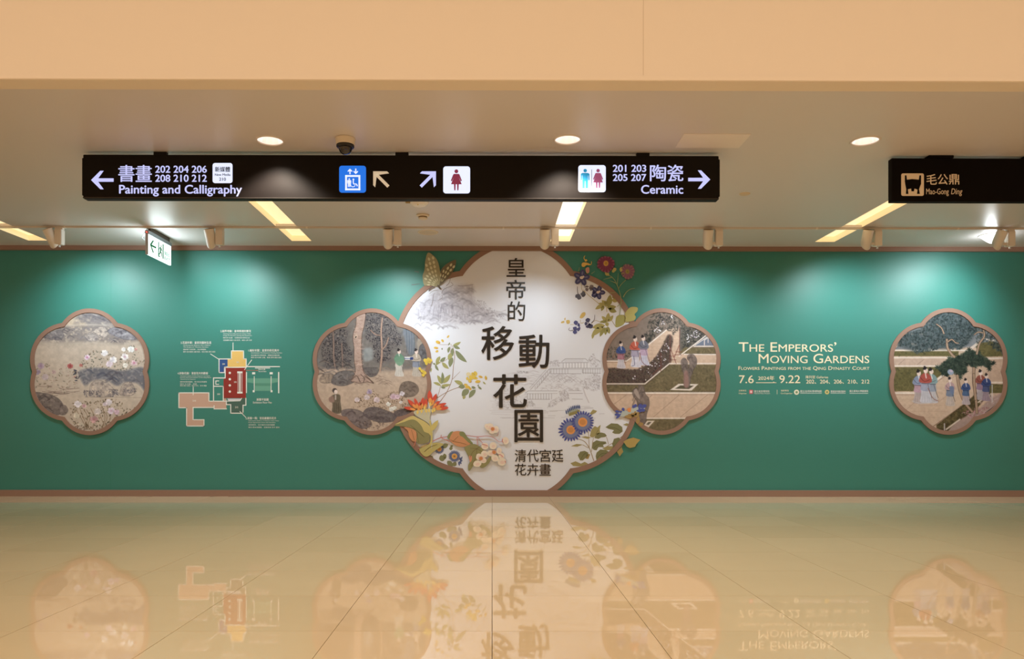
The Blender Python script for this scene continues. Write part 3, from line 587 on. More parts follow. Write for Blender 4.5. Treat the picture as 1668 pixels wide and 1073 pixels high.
GROUT = mat('grout', (96, 78, 56), .9)
floor = struct(obj('floor', bx(XL, XR, YB, DW+.3, -.2, -.006), GROUT))
T = .8; Y0 = 3.938-.8*14; g = .0016
tm = None
rows = [Y0+T*k for k in range(60)]
field = bmesh.new()
for y in rows:
    if y+T < YB or y > DW-.05: continue
    for k in range(-14, 15):
        x = k*T
        if x+T <= XL or x >= XR: continue
        y1 = min(y+T, DW+.2)
        seen = y+T > 3.3 and abs(x+T/2) < (y+T)*.66+.9
        if seen and y+T <= DW+.02:
            if tm is None:
                b_ = bx(g, T-g, g, T-g, -.02, 0); tm = bpy.data.meshes.new('tile'); bmesh.ops.recalc_face_normals(b_, faces=b_.faces); b_.to_mesh(tm); b_.free(); tm.materials.append(STONE)
            o = bpy.data.objects.new('tile', tm); COL.objects.link(o); o.location = (x, y, 0); o.parent = floor
        else: box(field, x+g, x+T-g, max(y, YB)+g, y1-g, -.02, 0)
f_ = obj('tile_field', field, STONE, floor); f_['kind'] = 'stuff'

# low ceiling with openings for lamps and slots
SLX = [-6.27, -2.635, .935, 4.60]; SLW = .135; SY0, SY1 = 8.0, 10.80
DLP = [on_ceiling(440, 229), on_ceiling(924.5, 227.5), on_ceiling(1409.5, 229.5)]
DLR = .115
holes = [[(x-SLW, SY0), (x+SLW, SY0), (x+SLW, SY1), (x-SLW, SY1)] for x in SLX]
holes += [[(p.x+DLR*math.cos(2*PI*i/28), p.y+DLR*math.sin(2*PI*i/28)) for i in range(28)] for p in DLP]
bm = fill([(XL, YH), (XR, YH), (XR, DW+.05), (XL, DW+.05)], holes, ZC)
struct(obj('ceiling', bm, CEIL))
hd = struct(obj('wall_front', bx(XL, XR, YH-.14, YH, ZC+.02, ZF), HEAD))          # header above the opening
struct(obj('trim_1', bx(XL, XR, YH-.155, YH+.02, ZC-.012, ZC+.03, bev=.004), HEAD))
sx = at(1048, 60, YH-.141).x
hd2 = obj('panel_joint', bx(sx-.003, sx+.003, YH-.1415, YH-.139, ZC+.03, ZF), mat('joint', (212, 197, 178), .8), hd)
struct(obj('ceiling', bx(XL, XR, YB, YH, ZF, ZF+.1), CEIL))
struct(obj('wall_rear', bx(XL, XR, YB-.2, YB, -.02, ZF), WALLP))
struct(obj('wall_left', bx(XL-.2, XL, YB, DW+.2, -.02, ZF), WALLP)); struct(obj('wall_right', bx(XR, XR+.2, YB, DW+.2, -.02, ZF), WALLP))
wallo = struct(obj('wall_back', bx(XL, XR, DW, DW+.2, -.02, ZF), GREEN))
topz = WALL.P(834, 409)[2]; botz = WALL.P(834, 798)[2]
struct(obj('trim_2', bx(XL, XR, DW-.045, DW, topz, ZC), BROWN)); struct(obj('baseboard_back', bx(XL, XR, DW-.045, DW, 0, botz), BROWN))
for px in (180,):
    x = WALL.P(px, 500)[0]; obj('panel_joint', bx(x-.0015, x+.0015, DW-.0006, DW, botz, topz), mat('seam', (40, 122, 100), .7), wallo)

# ------------------------------------------------------------------ medallions
FB = .024
def medallion(cx, cy, s, fw, painter, label, hpic):
    t = thing('medallion_picture', label, 'wall picture', WALL.P(cx, cy), 'flower-shaped pictures on the green wall')
    out, inn = lobes(cx, cy, s), lobes(cx, cy, s, fw)
    ring(WALL, out, inn, 0, FB, 'frame', BROWN, t)
    cv = painter(); cv.mesh(WALL, hpic, 'painting', t, lobes(cx, cy, s, fw-2))
    return t
medallion(146.5, 605.5, 1, 6.6, paint_roses, 'flower-shaped brown framed picture of rose bushes and rocks at the far left of the wall', .012)
medallion(604.2, 605.4, 1, 6.6, paint_woods, 'flower-shaped framed picture with a thick tree trunk, left of the title panel', .016)
medallion(1075, 605, 1, 6.6, paint_terrace, 'flower-shaped brown framed picture of a garden terrace with rocks, right of the title panel', .016)
medallion(1543, 605, 1, 6.6, paint_maple, 'flower-shaped brown framed picture of ladies under a dark green tree at the far right', .012)

CXP, CYP, CS = 839, 606, 2.07
def paint_panel():
    c = Canvas(640, 407, 1040, 800, 1.35, (224, 223, 224)); I1, I2, I3 = (126, 120, 126), (178, 172, 176), (202, 198, 200); f = lambda X, Y: (640+X/8.255, 405+Y/8.255)
    c.poly([f(600, 560), f(760, 520), f(1040, 490), f(1050, 680), f(1180, 800), f(1300, 870), f(1300, 960), f(800, 1000), f(350, 960), f(330, 760)], (200, 194, 194), .75, 6, True, .45)
    c.poly([f(330, 760), f(700, 720), f(1040, 760), f(1040, 930), f(400, 940)], (190, 182, 182), .5, 5, True, .4)
    c.poly([f(600, 560), f(760, 520), f(1040, 490), f(1050, 680), f(1180, 800), f(1300, 870), f(1300, 960), f(800, 1000), f(350, 960), f(330, 760)], I2, .75, 4, True, 2.0, 4.)
    c.line([f(250, 680), f(330, 710), f(400, 730), f(470, 690), f(560, 700)], .7, I1, .7); c.line([f(1050, 490), f(1045, 680), f(1150, 790), f(1230, 850), f(1380, 860), f(1500, 825)], 1, I2, .9)
    c.line([f(860, 500), f(950, 500), f(1060, 482)], .9, I1, .7)
    for k in range(120):
        X, Y = c.rng.uniform(650, 1040), c.rng.uniform(510, 780)
        if Y < 500+(1040-X)*.3: continue
        e = c.rng.uniform(25, 70); c.line([f(X-e, Y+e*.25), f(X-e*.2, Y-e*.2), f(X+e*.5, Y-e*.05), f(X+e, Y+e*.35)], c.rng.uniform(.6, 2.6), (I1, I2, (216, 211, 210))[k % 3], .38, soft=1)
    for k in range(90): X, Y = c.rng.uniform(220, 1040), c.rng.uniform(740, 920); c.line([f(X, Y), f(X+c.rng.uniform(-8, 8), Y+c.rng.uniform(30, 80))], c.rng.uniform(.6, 1.8), I1 if k % 2 else (222, 217, 216), .4)
    for k in range(110):
        X = c.rng.uniform(230, 1500); Y = c.rng.uniform(870, 1080) if X < 900 else c.rng.uniform(840, 1010); e = c.rng.uniform(30, 90); c.line([f(X-e, Y+12), f(X-e*.3, Y-14), f(X+e*.4, Y-8), f(X+e, Y+14)], c.rng.uniform(.6, 2.2), (I1, I2, (222, 217, 216))[k % 3], .45, soft=.9)
    c.leaves(220, [f(1060, 690), f(1200, 700), f(1300, 800), f(1480, 900), f(1480, 940), f(1250, 900)], [I2, I1], 1.6, .4); c.leaves(300, [f(210, 900), f(380, 720), f(560, 740), f(560, 900)], [I2, I3], 2.2, .45)
    g = lambda X, Y: (840+X/8.256, 560+Y/8.256)
    def L(*p, w=.7, a=.75, col=I1): c.line([g(*q) for q in p], w, col, a, False)
    L((600, 240), (650, 200), (920, 200), (960, 235)); L((560, 255), (960, 250)); L((450, 330), (1130, 325)); L((430, 345), (1130, 340), a=.4); L((450, 400), (860, 400)); L((880, 345), (880, 390), (1120, 395))
    for x in range(620, 960, 40): L((x, 258), (x, 322), w=1, a=.45); c.poly([g(x+12, 262), g(x+30, 262), g(x+30, 318), g(x+12, 318)], (238, 235, 232), .6)
    for x in list(range(455, 720, 38))+list(range(890, 1120, 32)): L((x, 335), (x, 400), w=.9, a=.45)
    for x in range(650, 900, 14): L((x, 205), (x-12, 245), w=.4, a=.35)
    L((440, 330), (180, 615)); L((455, 370), (260, 600)); L((390, 345), (170, 590), a=.5)
    for k in range(8): L((440-k*28, 385+k*32-40), (440-k*28, 385+k*32+10), w=.8, a=.5)
    L((110, 660), (150, 632), (540, 632)); L((130, 670), (540, 665), a=.5); L((140, 745), (440, 745)); L((740, 740), (880, 745), a=.6); L((700, 665), (880, 665)); L((700, 630), (860, 630), a=.5)
    for x in range(140, 480, 36): L((x, 670), (x, 742), w=1, a=.5)
    for P, n, r in (([(440, 230), (560, 215), (570, 300), (430, 310)], 90, 1.6), ([(960, 200), (1030, 130), (1060, 200), (1130, 230), (1100, 310), (980, 300)], 110, 1.8), ([(830, 520), (900, 460), (1050, 400), (1120, 430), (1120, 600), (1040, 640), (900, 600)], 420, 1.7), ([(560, 640), (640, 610), (700, 680), (700, 740), (600, 780)], 200, 1.6), ([(430, 780), (560, 700), (600, 760), (480, 850), (410, 860)], 160, 1.5), ([(130, 780), (200, 760), (260, 840), (130, 850)], 90, 1.5), ([(760, 620), (830, 570), (840, 630)], 40, 1.3), ([(470, 430), (640, 410), (700, 480), (560, 600), (340, 600)], 120, 1.2)):
        c.leaves(n, [g(*q) for q in P], [I1, I2, I3], r, .42)
    for k in range(70):
        X, Y = c.rng.uniform(330, 820), c.rng.uniform(410, 620); e = c.rng.uniform(20, 60); c.line([g(X-e, Y+e*.4), g(X, Y-e*.3), g(X+e, Y+e*.4)], .6, I2, .6)
    L((890, 600), (920, 690), (965, 785), w=2.2, a=.5, col=I2); L((905, 600), (935, 690), (975, 780), w=1, a=.7, col=(236, 232, 230))
    for k in range(34): X, Y = c.rng.uniform(-180, 1150), c.rng.uniform(840, 1010); e = c.rng.uniform(30, 110); L((X-e, Y), (X+e, Y+c.rng.uniform(-6, 6)), w=.6, a=.4)
    for k in range(26): X, Y = c.rng.uniform(-60, 330), c.rng.uniform(370, 560); e = c.rng.uniform(20, 80); c.line([g(X-e, Y), g(X, Y-e*.25), g(X+e, Y)], .7, I2, .5)
    c.leaves(60, [g(0, 360), g(150, 370), g(150, 390), g(0, 395)], [I1], 1, .6); c.leaves(120, [(803, 640), (815, 632), (855, 640), (855, 668), (806, 664)], [I2, I1], 2.2, .4)
    for k in range(14): c.line([(c.rng.uniform(795, 806), 640+k*2.6), (c.rng.uniform(826, 845), 640+k*2.6+c.rng.uniform(-2, 2))], .6, I2, .5)
    return c
tp = thing('title_panel', 'large white flower-shaped title panel with brown frame at the centre of the green wall', 'wall panel', WALL.P(CXP, CYP))
ou, inn = lobes(CXP, CYP, CS, 0, 90), lobes(CXP, CYP, CS, 8.4, 90)
SK = [lobes(604.2, 605.4, 1, 1.2), lobes(1075, 605, 1, 1.2)]; SK2 = [lobes(604.2, 605.4, 1, 3.5), lobes(1075, 605, 1, 3.5)]
ring(WALL, ou, inn, 0, FB-.003, 'frame', BROWN, tp, clip=(408.5, 798.5), skip=SK)
paint_panel().mesh(WALL, .008, 'printed_sheet', tp, [(x, min(max(y, 407.5), 799)) for x, y in lobes(CXP, CYP, CS, 5, 30)], SK2, con=1.0, ds=0)
HP = .0085

# ------------------------------------------------------------------ raised title characters
INK = [mat('black_lacquer', (26, 20, 17), .45), mat('dark_gold_edge', (120, 84, 40), .5)]
def edge_mats(o):
    o.data.materials.clear(); [o.data.materials.append(x) for x in INK]
    for p in o.data.polygons: p.material_index = 0 if abs(p.normal.y) > .5 else 1
for ch, b_, x0, y0, x1, y1, where in (('皇', .004, 822.8, 420.5, 854, 451, 'topmost of the column'), ('帝', .004, 822.6, 456, 853.6, 488, 'second from the top of the column'), ('的', .004, 825, 491, 853.4, 522.5, 'third from the top'),
    ('移', .013, 781.8, 531, 835.2, 586.4, 'upper left of the large ones'), ('動', .013, 842.5, 545, 892.8, 599.6, 'upper right of the large ones'), ('花', .013, 800.8, 609.4, 856.3, 664.2, 'above the boxed one'), ('園', .013, 835.6, 667.2, 882.4, 720, 'lowest of the large ones, box-shaped')):
    o = text(WALL, ch, x0, y0, x1, y1, HP, INK[0], None, 'raised_character', bold=b_, thick=.011); edge_mats(o)
    tag(o, f'raised black character {ch} on the white title panel, {where}', 'lettering', 'raised title characters')
for line, x0, x1, y0, y1 in (('清代宮廷', 835.8, 916.2, 731.8, 752), ('花卉畫', 835.8, 895.9, 755, 774.2)):
    n4 = len(line); t = thing('subtitle_lettering', ('upper' if n4 == 4 else 'lower')+' line of small raised black characters below the large title', 'lettering', WALL.P((x0+x1)/2, y1), 'raised subtitle lines')
    n = len(line); w_ = (x1-x0)/n
    for i, ch in enumerate(line):
        o = text(WALL, ch, x0+i*w_+.5, y0, x0+(i+1)*w_-.9, y1, HP, INK[0], t, 'character', bold=.005, thick=.007); edge_mats(o)

# ------------------------------------------------------------------ cut-out flowers on the panel
def cut(name, label, px, py): return thing(name, label, 'flower cutout' if 'butterfly' not in name else 'butterfly cutout', WALL.P(px, py), 'cut-out flowers around the title panel' if 'butterfly' not in name else None)
zL = lambda *p: [(640+x/6.705, 640+y/6.705) for x, y in p]
zR = lambda *p: [(880+x/6.706, 640+y/6.706) for x, y in p]
zY = lambda *p: [(690+x/7.663, 530+y/7.663) for x, y in p]
zB = lambda *p: [(905+x/7.15, 410+y/7.15) for x, y in p]
zT = lambda *p: [(640+x/8.255, 405+y/8.255) for x, y in p]
rn = random.Random(5)
# layers: printed pieces sit on the sheet, pieces that cross a frame sit on the frame
def pr(polys, col, lv, name, t, cross=False, kind=None, lb=None):
    b0 = (.0258 if cross else HP+.0006)+lv*.0005
    return plate(WALL, polys, b0-.0004 if not cross else .0238, b0, name, pm(col), t, kind, lb)
def rz(polys, col, lv, name, t, kind=None, lb=None, base=.0243):
    """raised cut-out board, casts a soft shadow on the sheet"""
    return plate(WALL, polys, base, base+.006+lv*.0006, name, pm(col), t, kind, lb)
# -- yellow flowering branch
t = cut('yellow_flower_branch', 'slender branch with green leaves and yellow blossoms, left of the large characters', 735, 640)
pr([stripe(zY((190, 950), (280, 820), (340, 670), (355, 520), (372, 380), (345, 250)), 1.1, .8)], (150, 118, 96), 0, 'stem', t)
pr([stripe(zY((130, 920), (240, 850), (340, 800), (430, 770)), 1., .7), stripe(zY((345, 670), (400, 615), (440, 575)), .8, .3), stripe(zY((150, 900), (180, 820), (195, 750)), .8, .6), stripe(zY((330, 235), (290, 410), (130, 490)), .5), stripe(zY((330, 235), (240, 240), (180, 240)), .4)], (158, 126, 100), 0, 'stem', t)
for a, c_ in (((350, 250, 450, 205, 2.4), 0), ((355, 250, 440, 290, 2.6), 1), ((380, 310, 525, 460, 4), 1), ((345, 280, 350, 385, 2.6), 1), ((310, 265, 290, 345, 2.2), 1), ((335, 340, 300, 440, 3.6), 0), ((345, 400, 310, 520, 3.8), 1), ((190, 450, 258, 395, 2.8), 1), ((190, 385, 140, 490, 3), 0), ((215, 460, 300, 540, 3), 0), ((195, 455, 130, 500, 1.6), 0), ((130, 490, 172, 565, 2), 1), ((130, 490, 100, 470, 1.6), 1), ((85, 530, 75, 585, 1.2), 0),
    ((205, 730, 155, 620, 3), 0), ((212, 730, 218, 580, 2.6), 1), ((215, 720, 318, 612, 3.6), 0), ((200, 750, 105, 712, 2.2), 0), ((205, 750, 320, 735, 2.4), 0), ((200, 765, 258, 778, 1.6), 1), ((478, 745, 365, 690, 3.2), 0), ((500, 765, 420, 765, 3.6), 1), ((550, 800, 460, 880, 5), 1), ((500, 870, 480, 920, 2.6), 0), ((632, 800, 550, 905, 3.8), 1), ((580, 765, 635, 780, 2), 1), ((665, 760, 710, 795, 1.6), 1), ((668, 735, 664, 765, 1), 1), ((290, 250, 312, 210, 1), 1), ((215, 280, 216, 305, 1), 1), ((725, 700, 760, 735, 1.2), 0)):
    x0, y0, x1, y1, w_ = a; (p, q) = zY((x0, y0), (x1, y1)); pr([leafp(*p, *q, w_, bend=.05)], ((164, 164, 106), (128, 138, 104))[c_], 1+c_, 'leaf', t)
for (x, y, r) in ((600, 610, 3), (630, 600, 3.4), (575, 650, 3.4), (560, 690, 3), (615, 645, 3.4), (530, 662, 2.4), (640, 660, 2.2)): pr([ell(*zY((x, y))[0], r*1.15, r*.9, rn.uniform(0, 90), 12)], (226, 196, 84), 3, 'petal', t)
pr([ell(*zY((545, 610))[0], 4, 3.4, 20, 12)], (226, 214, 176), 2, 'petal', t)
for (x, y, rx, ry, a) in ((510, 740, 3.2, 2, 10), (540, 770, 3.6, 2.4, 20), (565, 790, 2.6, 2, 60), (520, 770, 2.6, 2, 0), (660, 700, 4.4, 2.4, -5), (695, 640, 3.6, 1.8, 20), (760, 655, 1.8, 3.6, -10), (165, 210, 4, 2.6, 25), (220, 190, 2.6, 1.8, 50), (140, 280, 3.6, 1.8, 5), (150, 322, 2.6, 1.8, -20), (290, 138, 2.6, 1.4, -50)): pr([ell(*zY((x, y))[0], rx, ry, a, 12)], (222, 186, 76), 4, 'petal', t)
for (x, y, rx, ry, a) in ((700, 642, 1.6, 1, 20), (770, 660, .9, 1.8, 0), (178, 218, 1.6, 1.2, 0), (150, 288, 1.6, .8, 0), (575, 700, 1.2, 1, 0)): pr([ell(*zY((x, y))[0], rx, ry, a, 10)], (206, 150, 70), 5, 'petal', t)
t = cut('yellow_flower_sprig', 'small yellow blossoms printed across the right edge of the tree picture', 697, 600)
for (x, y, r) in ((10, 440, 3.6), (45, 430, 3.4), (75, 435, 2.6), (20, 470, 3), (60, 460, 2.4), (0, 590, 3), (-30, 570, 3), (-20, 620, 2.6), (-60, 540, 2.4)): pr([ell(*zY((x, y))[0], r*1.1, r*.85, rn.uniform(0, 90), 12)], (224, 196, 74), 1, 'petal', t, True)
# -- red flower with large leaves
t = cut('red_flower_cutout', 'raised cut-out of a fiery red spiky blossom on a thick yellow-green stem', 700, 735)
rz([crom(zL((405, 590), (395, 400), (375, 330), (240, 245), (215, 205), (265, 185), (410, 175), (400, 215), (390, 280), (425, 420), (420, 500), (415, 590)), True, 3)], (196, 192, 168), 1, 'flower_base', t)
rz([stripe(zL((393, 300), (405, 400), (410, 500), (395, 570)), 2.6, 3)], (200, 186, 110), 2, 'stem', t)
for k in range(9): p = zL((250+k*18, 240), (290+k*12, 190)); rz([stripe(p, .9)], (178, 180, 190) if k % 2 else (206, 190, 130), 2, 'flower_base', t)
for a in ((240, 185, 105, 155, 2.6), (250, 170, 150, 70, 3), (265, 175, 225, 55, 2.8), (300, 180, 318, 45, 3), (290, 175, 280, 95, 3), (340, 170, 352, 60, 3), (400, 130, 385, -30, 4), (405, 140, 465, 5, 3.2), (430, 140, 503, 88, 2.6), (450, 175, 598, 160, 3), (450, 160, 572, 110, 2.8), (265, 190, 285, 145, 3), (420, 170, 470, 120, 2.6)):
    p, q = zL((a[0], a[1]), (a[2], a[3])); rz([leafp(*p, *q, a[4], bias=.55)], (208, 70, 50), 3, 'petal', t)
    m_ = (p[0]*.5+q[0]*.5, p[1]*.5+q[1]*.5); rz([leafp(p[0], p[1], m_[0], m_[1], a[4]*.75, bias=.5)], (232, 150, 76), 4, 'petal', t)
for (x, y) in ((255, 205), (300, 195), (330, 160), (350, 190), (395, 120), (420, 190), (380, 185), (440, 180)): rz([leafp(*zL((x, y+26))[0], *zL((x+4, y-22))[0], 1.8)], (232, 200, 104), 5, 'petal', t)
rz([crom(zL((0, 355), (100, 320), (180, 290), (240, 300), (300, 360), (330, 420), (388, 450), (380, 530), (300, 555), (245, 535), (250, 440), (200, 385), (110, 365)), True, 4)], (136, 132, 86), 2, 'leaf', t)
rz([crom(zL((10, 345), (110, 290), (200, 250), (260, 275), (350, 320), (400, 380), (398, 460), (330, 420), (290, 350), (220, 295), (130, 310)), True, 4)], (206, 188, 116), 1, 'leaf', t)
rz([crom(zL((110, 372), (190, 385), (245, 430), (240, 520), (200, 520), (165, 470), (150, 410)), True, 4)], (206, 140, 98), 3, 'leaf', t, lb='orange underside of a curled leaf')
rz([stripe(zL((240, 510), (228, 550), (215, 580)), 1.6, 1)], (210, 130, 110), 2, 'stem', t)
rz([leafp(*zL((400, 415))[0], *zL((482, 295))[0], 4)], (206, 188, 110), 3, 'leaf', t)
rz([crom(zL((275, 615), (310, 575), (390, 550), (470, 540), (540, 555), (490, 600), (430, 640), (370, 690), (320, 680)), True, 4)], (188, 176, 108), 0, 'leaf', t)
rz([stripe(zL((250, 430), (262, 500), (270, 540)), .5), stripe(zL((180, 350), (240, 400), (330, 480)), .5), stripe(zL((470, 560), (390, 590), (330, 640)), .5), stripe(zL((190, 400), (205, 450), (222, 515)), .45)], (92, 88, 56), 6, 'leaf_vein', t)
# -- begonia
t = cut('begonia_cutout', 'raised cut-out of a begonia spray with pale pink flowers and reddish leaves', 775, 745)
PK = (204, 120, 112)
rz([stripe(zL((415, 530), (500, 490), (580, 475), (660, 470)), 1.4, 1), stripe(zL((510, 490), (515, 455)), 1.4, .8), stripe(zL((520, 490), (600, 525), (660, 530)), 1.2, 1), stripe(zL((780, 460), (900, 475), (1020, 468), (1090, 490), (1140, 530), (1180, 528)), 1, .7), stripe(zL((905, 480), (910, 560), (915, 600)), 1, .8), stripe(zL((915, 480), (950, 530), (1010, 580)), .9, .6), stripe(zL((1120, 470), (1138, 440), (1130, 400)), .7, .5), stripe(zL((260, 610), (330, 580), (420, 530)), 1, 1)], PK, 0, 'stem', t)
rz([crom(zL((600, 490), (610, 440), (680, 415), (740, 425), (790, 480), (840, 545), (770, 585), (690, 580), (630, 540)), True, 4)], (206, 142, 100), 1, 'leaf', t, lb='orange-red begonia leaf')
rz([crom(zL((580, 480), (610, 430), (645, 418), (620, 460), (600, 500)), True, 4), crom(zL((715, 425), (760, 425), (800, 480), (860, 550), (820, 545), (750, 480), (720, 465)), True, 4)], (128, 134, 88), 2, 'leaf', t)
rz([crom(zL((770, 610), (790, 570), (870, 555), (930, 580), (970, 620), (950, 680), (900, 740), (860, 800), (815, 850), (808, 790), (830, 730), (800, 670)), True, 4), crom(zL((930, 780), (1000, 740), (1050, 690), (1050, 740), (1000, 800), (950, 815)), True, 4)], (142, 138, 90), 1, 'leaf', t)
rz([crom(zL((815, 690), (845, 685), (850, 720), (830, 755)), True, 4)], (214, 144, 112), 2, 'leaf', t)
rz([stripe(zL((620, 510), (660, 530), (720, 540), (790, 560)), .5), stripe(zL((640, 530), (700, 470)), .5), stripe(zL((905, 605), (860, 640), (830, 700)), .6), stripe(zL((905, 605), (890, 700), (840, 800)), .6), stripe(zL((905, 605), (830, 600)), .5), stripe(zL((905, 605), (950, 570)), .5), stripe(zL((905, 605), (960, 640)), .5)], (110, 92, 60), 4, 'leaf_vein', t)
CR, CR2 = (240, 226, 210), (228, 178, 172)
for fl in (((1040, 370, 46, 40, -20), (1110, 395, 32, 38, 0), (1070, 415, 34, 30, 0), (1010, 360, 26, 26, 0)), ((1215, 520, 36, 42, -10),), ((990, 580, 40, 38, 10),), ((1080, 575, 40, 40, 0), (1055, 655, 40, 34, 0), (1100, 710, 42, 38, 20), (1145, 630, 30, 36, 0)), ((985, 665, 38, 40, 20), (925, 695, 34, 36, 0), (975, 735, 34, 30, 0), (908, 770, 46, 36, -15)), ((1175, 750, 46, 44, 0), (1170, 685, 32, 34, 10))):
    for i, (x, y, rx, ry, a) in enumerate(fl):
        c_ = zL((x, y))[0]; rz([ell(*c_, rx/6.7, ry/6.7, a, 18)], CR, 3+i, 'petal', t); rz([ell(c_[0]+.6, c_[1]+.8, rx/6.7*.5, ry/6.7*.42, a, 14)], (236, 208, 196), 3.3+i, 'petal', t)
for x, y in ((1075, 392), (1090, 645), (948, 712)): rz([ell(*zL((x, y))[0], 4, 3.6, 0, 14)], CR2, 7.5, 'flower_centre', t); rz([ell(*zL((x, y))[0], 2.8, 2.8, 0, 12)], (206, 130, 74), 8, 'flower_centre', t)
for p in (((1185, 500), (1180, 520), (1195, 545)), ((960, 560), (1000, 565), (1025, 580)), ((1140, 670), (1165, 675), (1190, 700)), ((1205, 740), (1215, 750), (1212, 765))): rz([stripe(zL(*p), 1.2, .6)], (206, 110, 124), 7.5, 'petal', t)
# -- small asters
t = cut('small_blue_aster', 'small blue asters with orange centres at the lower left rim of the title panel', 735, 745)
def aster(t, cx, cy, R0, R1, n, blue, grey, eye, lv, ew=.34, f=pr, cross=False, tilt=0, sq=1.0):
    """petals as single pieces around an eye"""
    kw = dict(cross=cross) if f is pr else {}
    ca, sa = math.cos(R(tilt)), math.sin(R(tilt))
    def q(r, a): x, y = r*math.cos(a), r*math.sin(a)*sq; return cx+x*ca-y*sa, cy+x*sa+y*ca
    f([[q(R0*.96, 2*PI*i/24) for i in range(24)]], grey, lv, 'flower_centre', t, **kw)
    for k in range(n):
        a = 2*PI*(k+.3)/n; p0, p1 = q(R0*.45, a), q(R1*rn.uniform(.94, 1.04), a); f([leafp(*p0, *p1, R1*PI/n*.62, bias=.62)], blue, lv+1, 'petal', t, **kw)
        pm_ = q(R0*.98, a); f([leafp(*q(R0*.4, a), *pm_, R1*PI/n*.5, bias=.5)], tuple(int(v*.6+u*.4) for v, u in zip(grey, blue)), lv+2, 'petal', t, **kw)
    f([ell(cx, cy, R0*ew*1.5, R0*ew*1.5*(.5+.5*sq), 0, 18)], eye, lv+3, 'flower_centre', t, **kw); f([ell(cx, cy, R0*ew, R0*ew*.9*(.5+.5*sq), 0, 14)], tuple(int(v*.88) for v in eye), lv+4, 'flower_centre', t, **kw)
aster(t, *zL((658, 690))[0], 6, 10.2, 26, (84, 100, 150), (130, 140, 170), (232, 170, 92), 3, .5); aster(t, *zL((493, 612))[0], 5, 8.6, 20, (84, 100, 150), (130, 140, 170), (226, 164, 88), 0, .5)
pr([ell(*zL((658, 690))[0], 1, 1, 0, 8)], (90, 60, 40), 9, 'flower_centre', t)
for a in ((720, 740, 745, 690), (715, 745, 748, 735), (712, 745, 735, 775), (705, 745, 712, 795), (725, 735, 715, 700)): p, q = zL(a[:2], a[2:]); pr([leafp(*p, *q, 1.5)], (84, 100, 150), 2, 'petal', t)
for a in ((520, 590, 590, 560, 4), (490, 720, 560, 700, 5), (545, 660, 560, 720, 3), (360, 690, 435, 740, 5), (600, 610, 640, 600, 2.6), (615, 590, 640, 570, 2), (580, 740, 640, 800, 4), (640, 760, 680, 790, 4)): p, q = zL(a[:2], a[2:4]); pr([leafp(*p, *q, a[4])], (126, 128, 90), 1, 'leaf', t)
# -- large blue asters
t = cut('blue_aster_plant', 'large blue daisy-like blooms with lobed leaves, lower right of the title panel', 965, 745)
OL, OD = (156, 146, 96), (118, 118, 80)
pr([stripe(zR((570, 740), (540, 650), (520, 600), (470, 530), (400, 500)), 1.3, .9), stripe(zR((520, 600), (515, 500), (510, 420)), 1, .8), stripe(zR((545, 640), (560, 520), (575, 450)), .9, .6), stripe(zR((450, 565), (510, 600)), .8), stripe(zR((940, 430), (870, 480), (800, 530), (700, 590)), 1, .8), stripe(zR((730, 560), (715, 500), (690, 450)), .8, .6)], (150, 128, 90), 0, 'stem', t)
def lobed(pts): return pts
for P, c_, cr in ((((525, 470), (545, 400), (580, 360), (610, 375), (645, 345), (635, 400), (640, 430), (590, 470), (550, 485)), OL, 0), (((575, 490), (600, 440), (650, 430), (690, 440), (712, 465), (690, 480), (650, 485), (620, 500)), OD, 0), (((550, 600), (560, 540), (600, 515), (640, 525), (700, 530), (710, 550), (670, 565), (680, 590), (620, 590), (600, 625), (570, 620)), OD, 0), (((590, 690), (600, 650), (640, 615), (700, 620), (750, 650), (755, 670), (700, 700), (690, 710), (640, 695), (600, 735)), OD, 0), (((660, 600), (720, 580), (790, 580), (770, 620), (700, 625)), OL, 0), (((610, 720), (650, 690), (700, 700), (680, 720), (640, 735)), (170, 144, 90), 0), (((395, 680), (420, 640), (470, 630), (510, 650), (500, 690), (450, 735), (420, 735)), OD, 0), (((500, 660), (530, 670), (510, 720), (480, 715)), (150, 126, 70), 0), (((315, 765), (370, 745), (430, 770), (470, 750), (515, 775), (470, 795), (400, 800), (345, 795)), OL, 0),
    (((697, 372), (760, 330), (830, 335), (880, 370), (885, 420), (850, 445), (800, 445), (770, 430), (790, 405), (730, 390)), OD, 0), (((770, 560), (790, 500), (840, 485), (890, 530), (880, 590), (830, 630), (790, 610)), OD, 0), (((890, 345), (930, 328), (975, 350), (930, 360)), OL, 0), (((525, 225), (560, 180), (605, 195), (590, 215), (550, 235)), OL, 0), (((320, 580), (380, 555), (450, 562), (390, 585)), OL, 0), (((430, 480), (480, 470), (540, 485), (500, 500)), OL, 0)):
    pr([lobed(zR(*P))], c_, 1, 'leaf', t)
for P, c_ in ((((890, 530), (940, 500), (1000, 485), (1075, 510), (1030, 560), (1020, 585), (960, 600), (930, 585)), (172, 150, 84)), (((820, 640), (870, 590), (890, 640), (850, 690)), (160, 140, 80))): pr([lobed(zR(*P))], c_, 1, 'leaf', t, True)
pr([stripe(zR((590, 450), (620, 400)), .5), stripe(zR((570, 600), (620, 560), (690, 545)), .5), stripe(zR((600, 710), (660, 660), (740, 665)), .5), stripe(zR((720, 375), (800, 380), (870, 420)), .5), stripe(zR((430, 720), (460, 670), (490, 650)), .5), stripe(zR((800, 590), (840, 540), (870, 510)), .5)], (70, 70, 42), 3, 'leaf_vein', t)
BL, GY = (66, 76, 156), (142, 152, 172)
aster(t, *zR((318, 402))[0], 14.5, 20.5, 22, BL, GY, (226, 150, 84), 3, .33); aster(t, *zR((448, 318))[0], 14, 19.5, 24, BL, GY, (226, 150, 84), 9, .36)
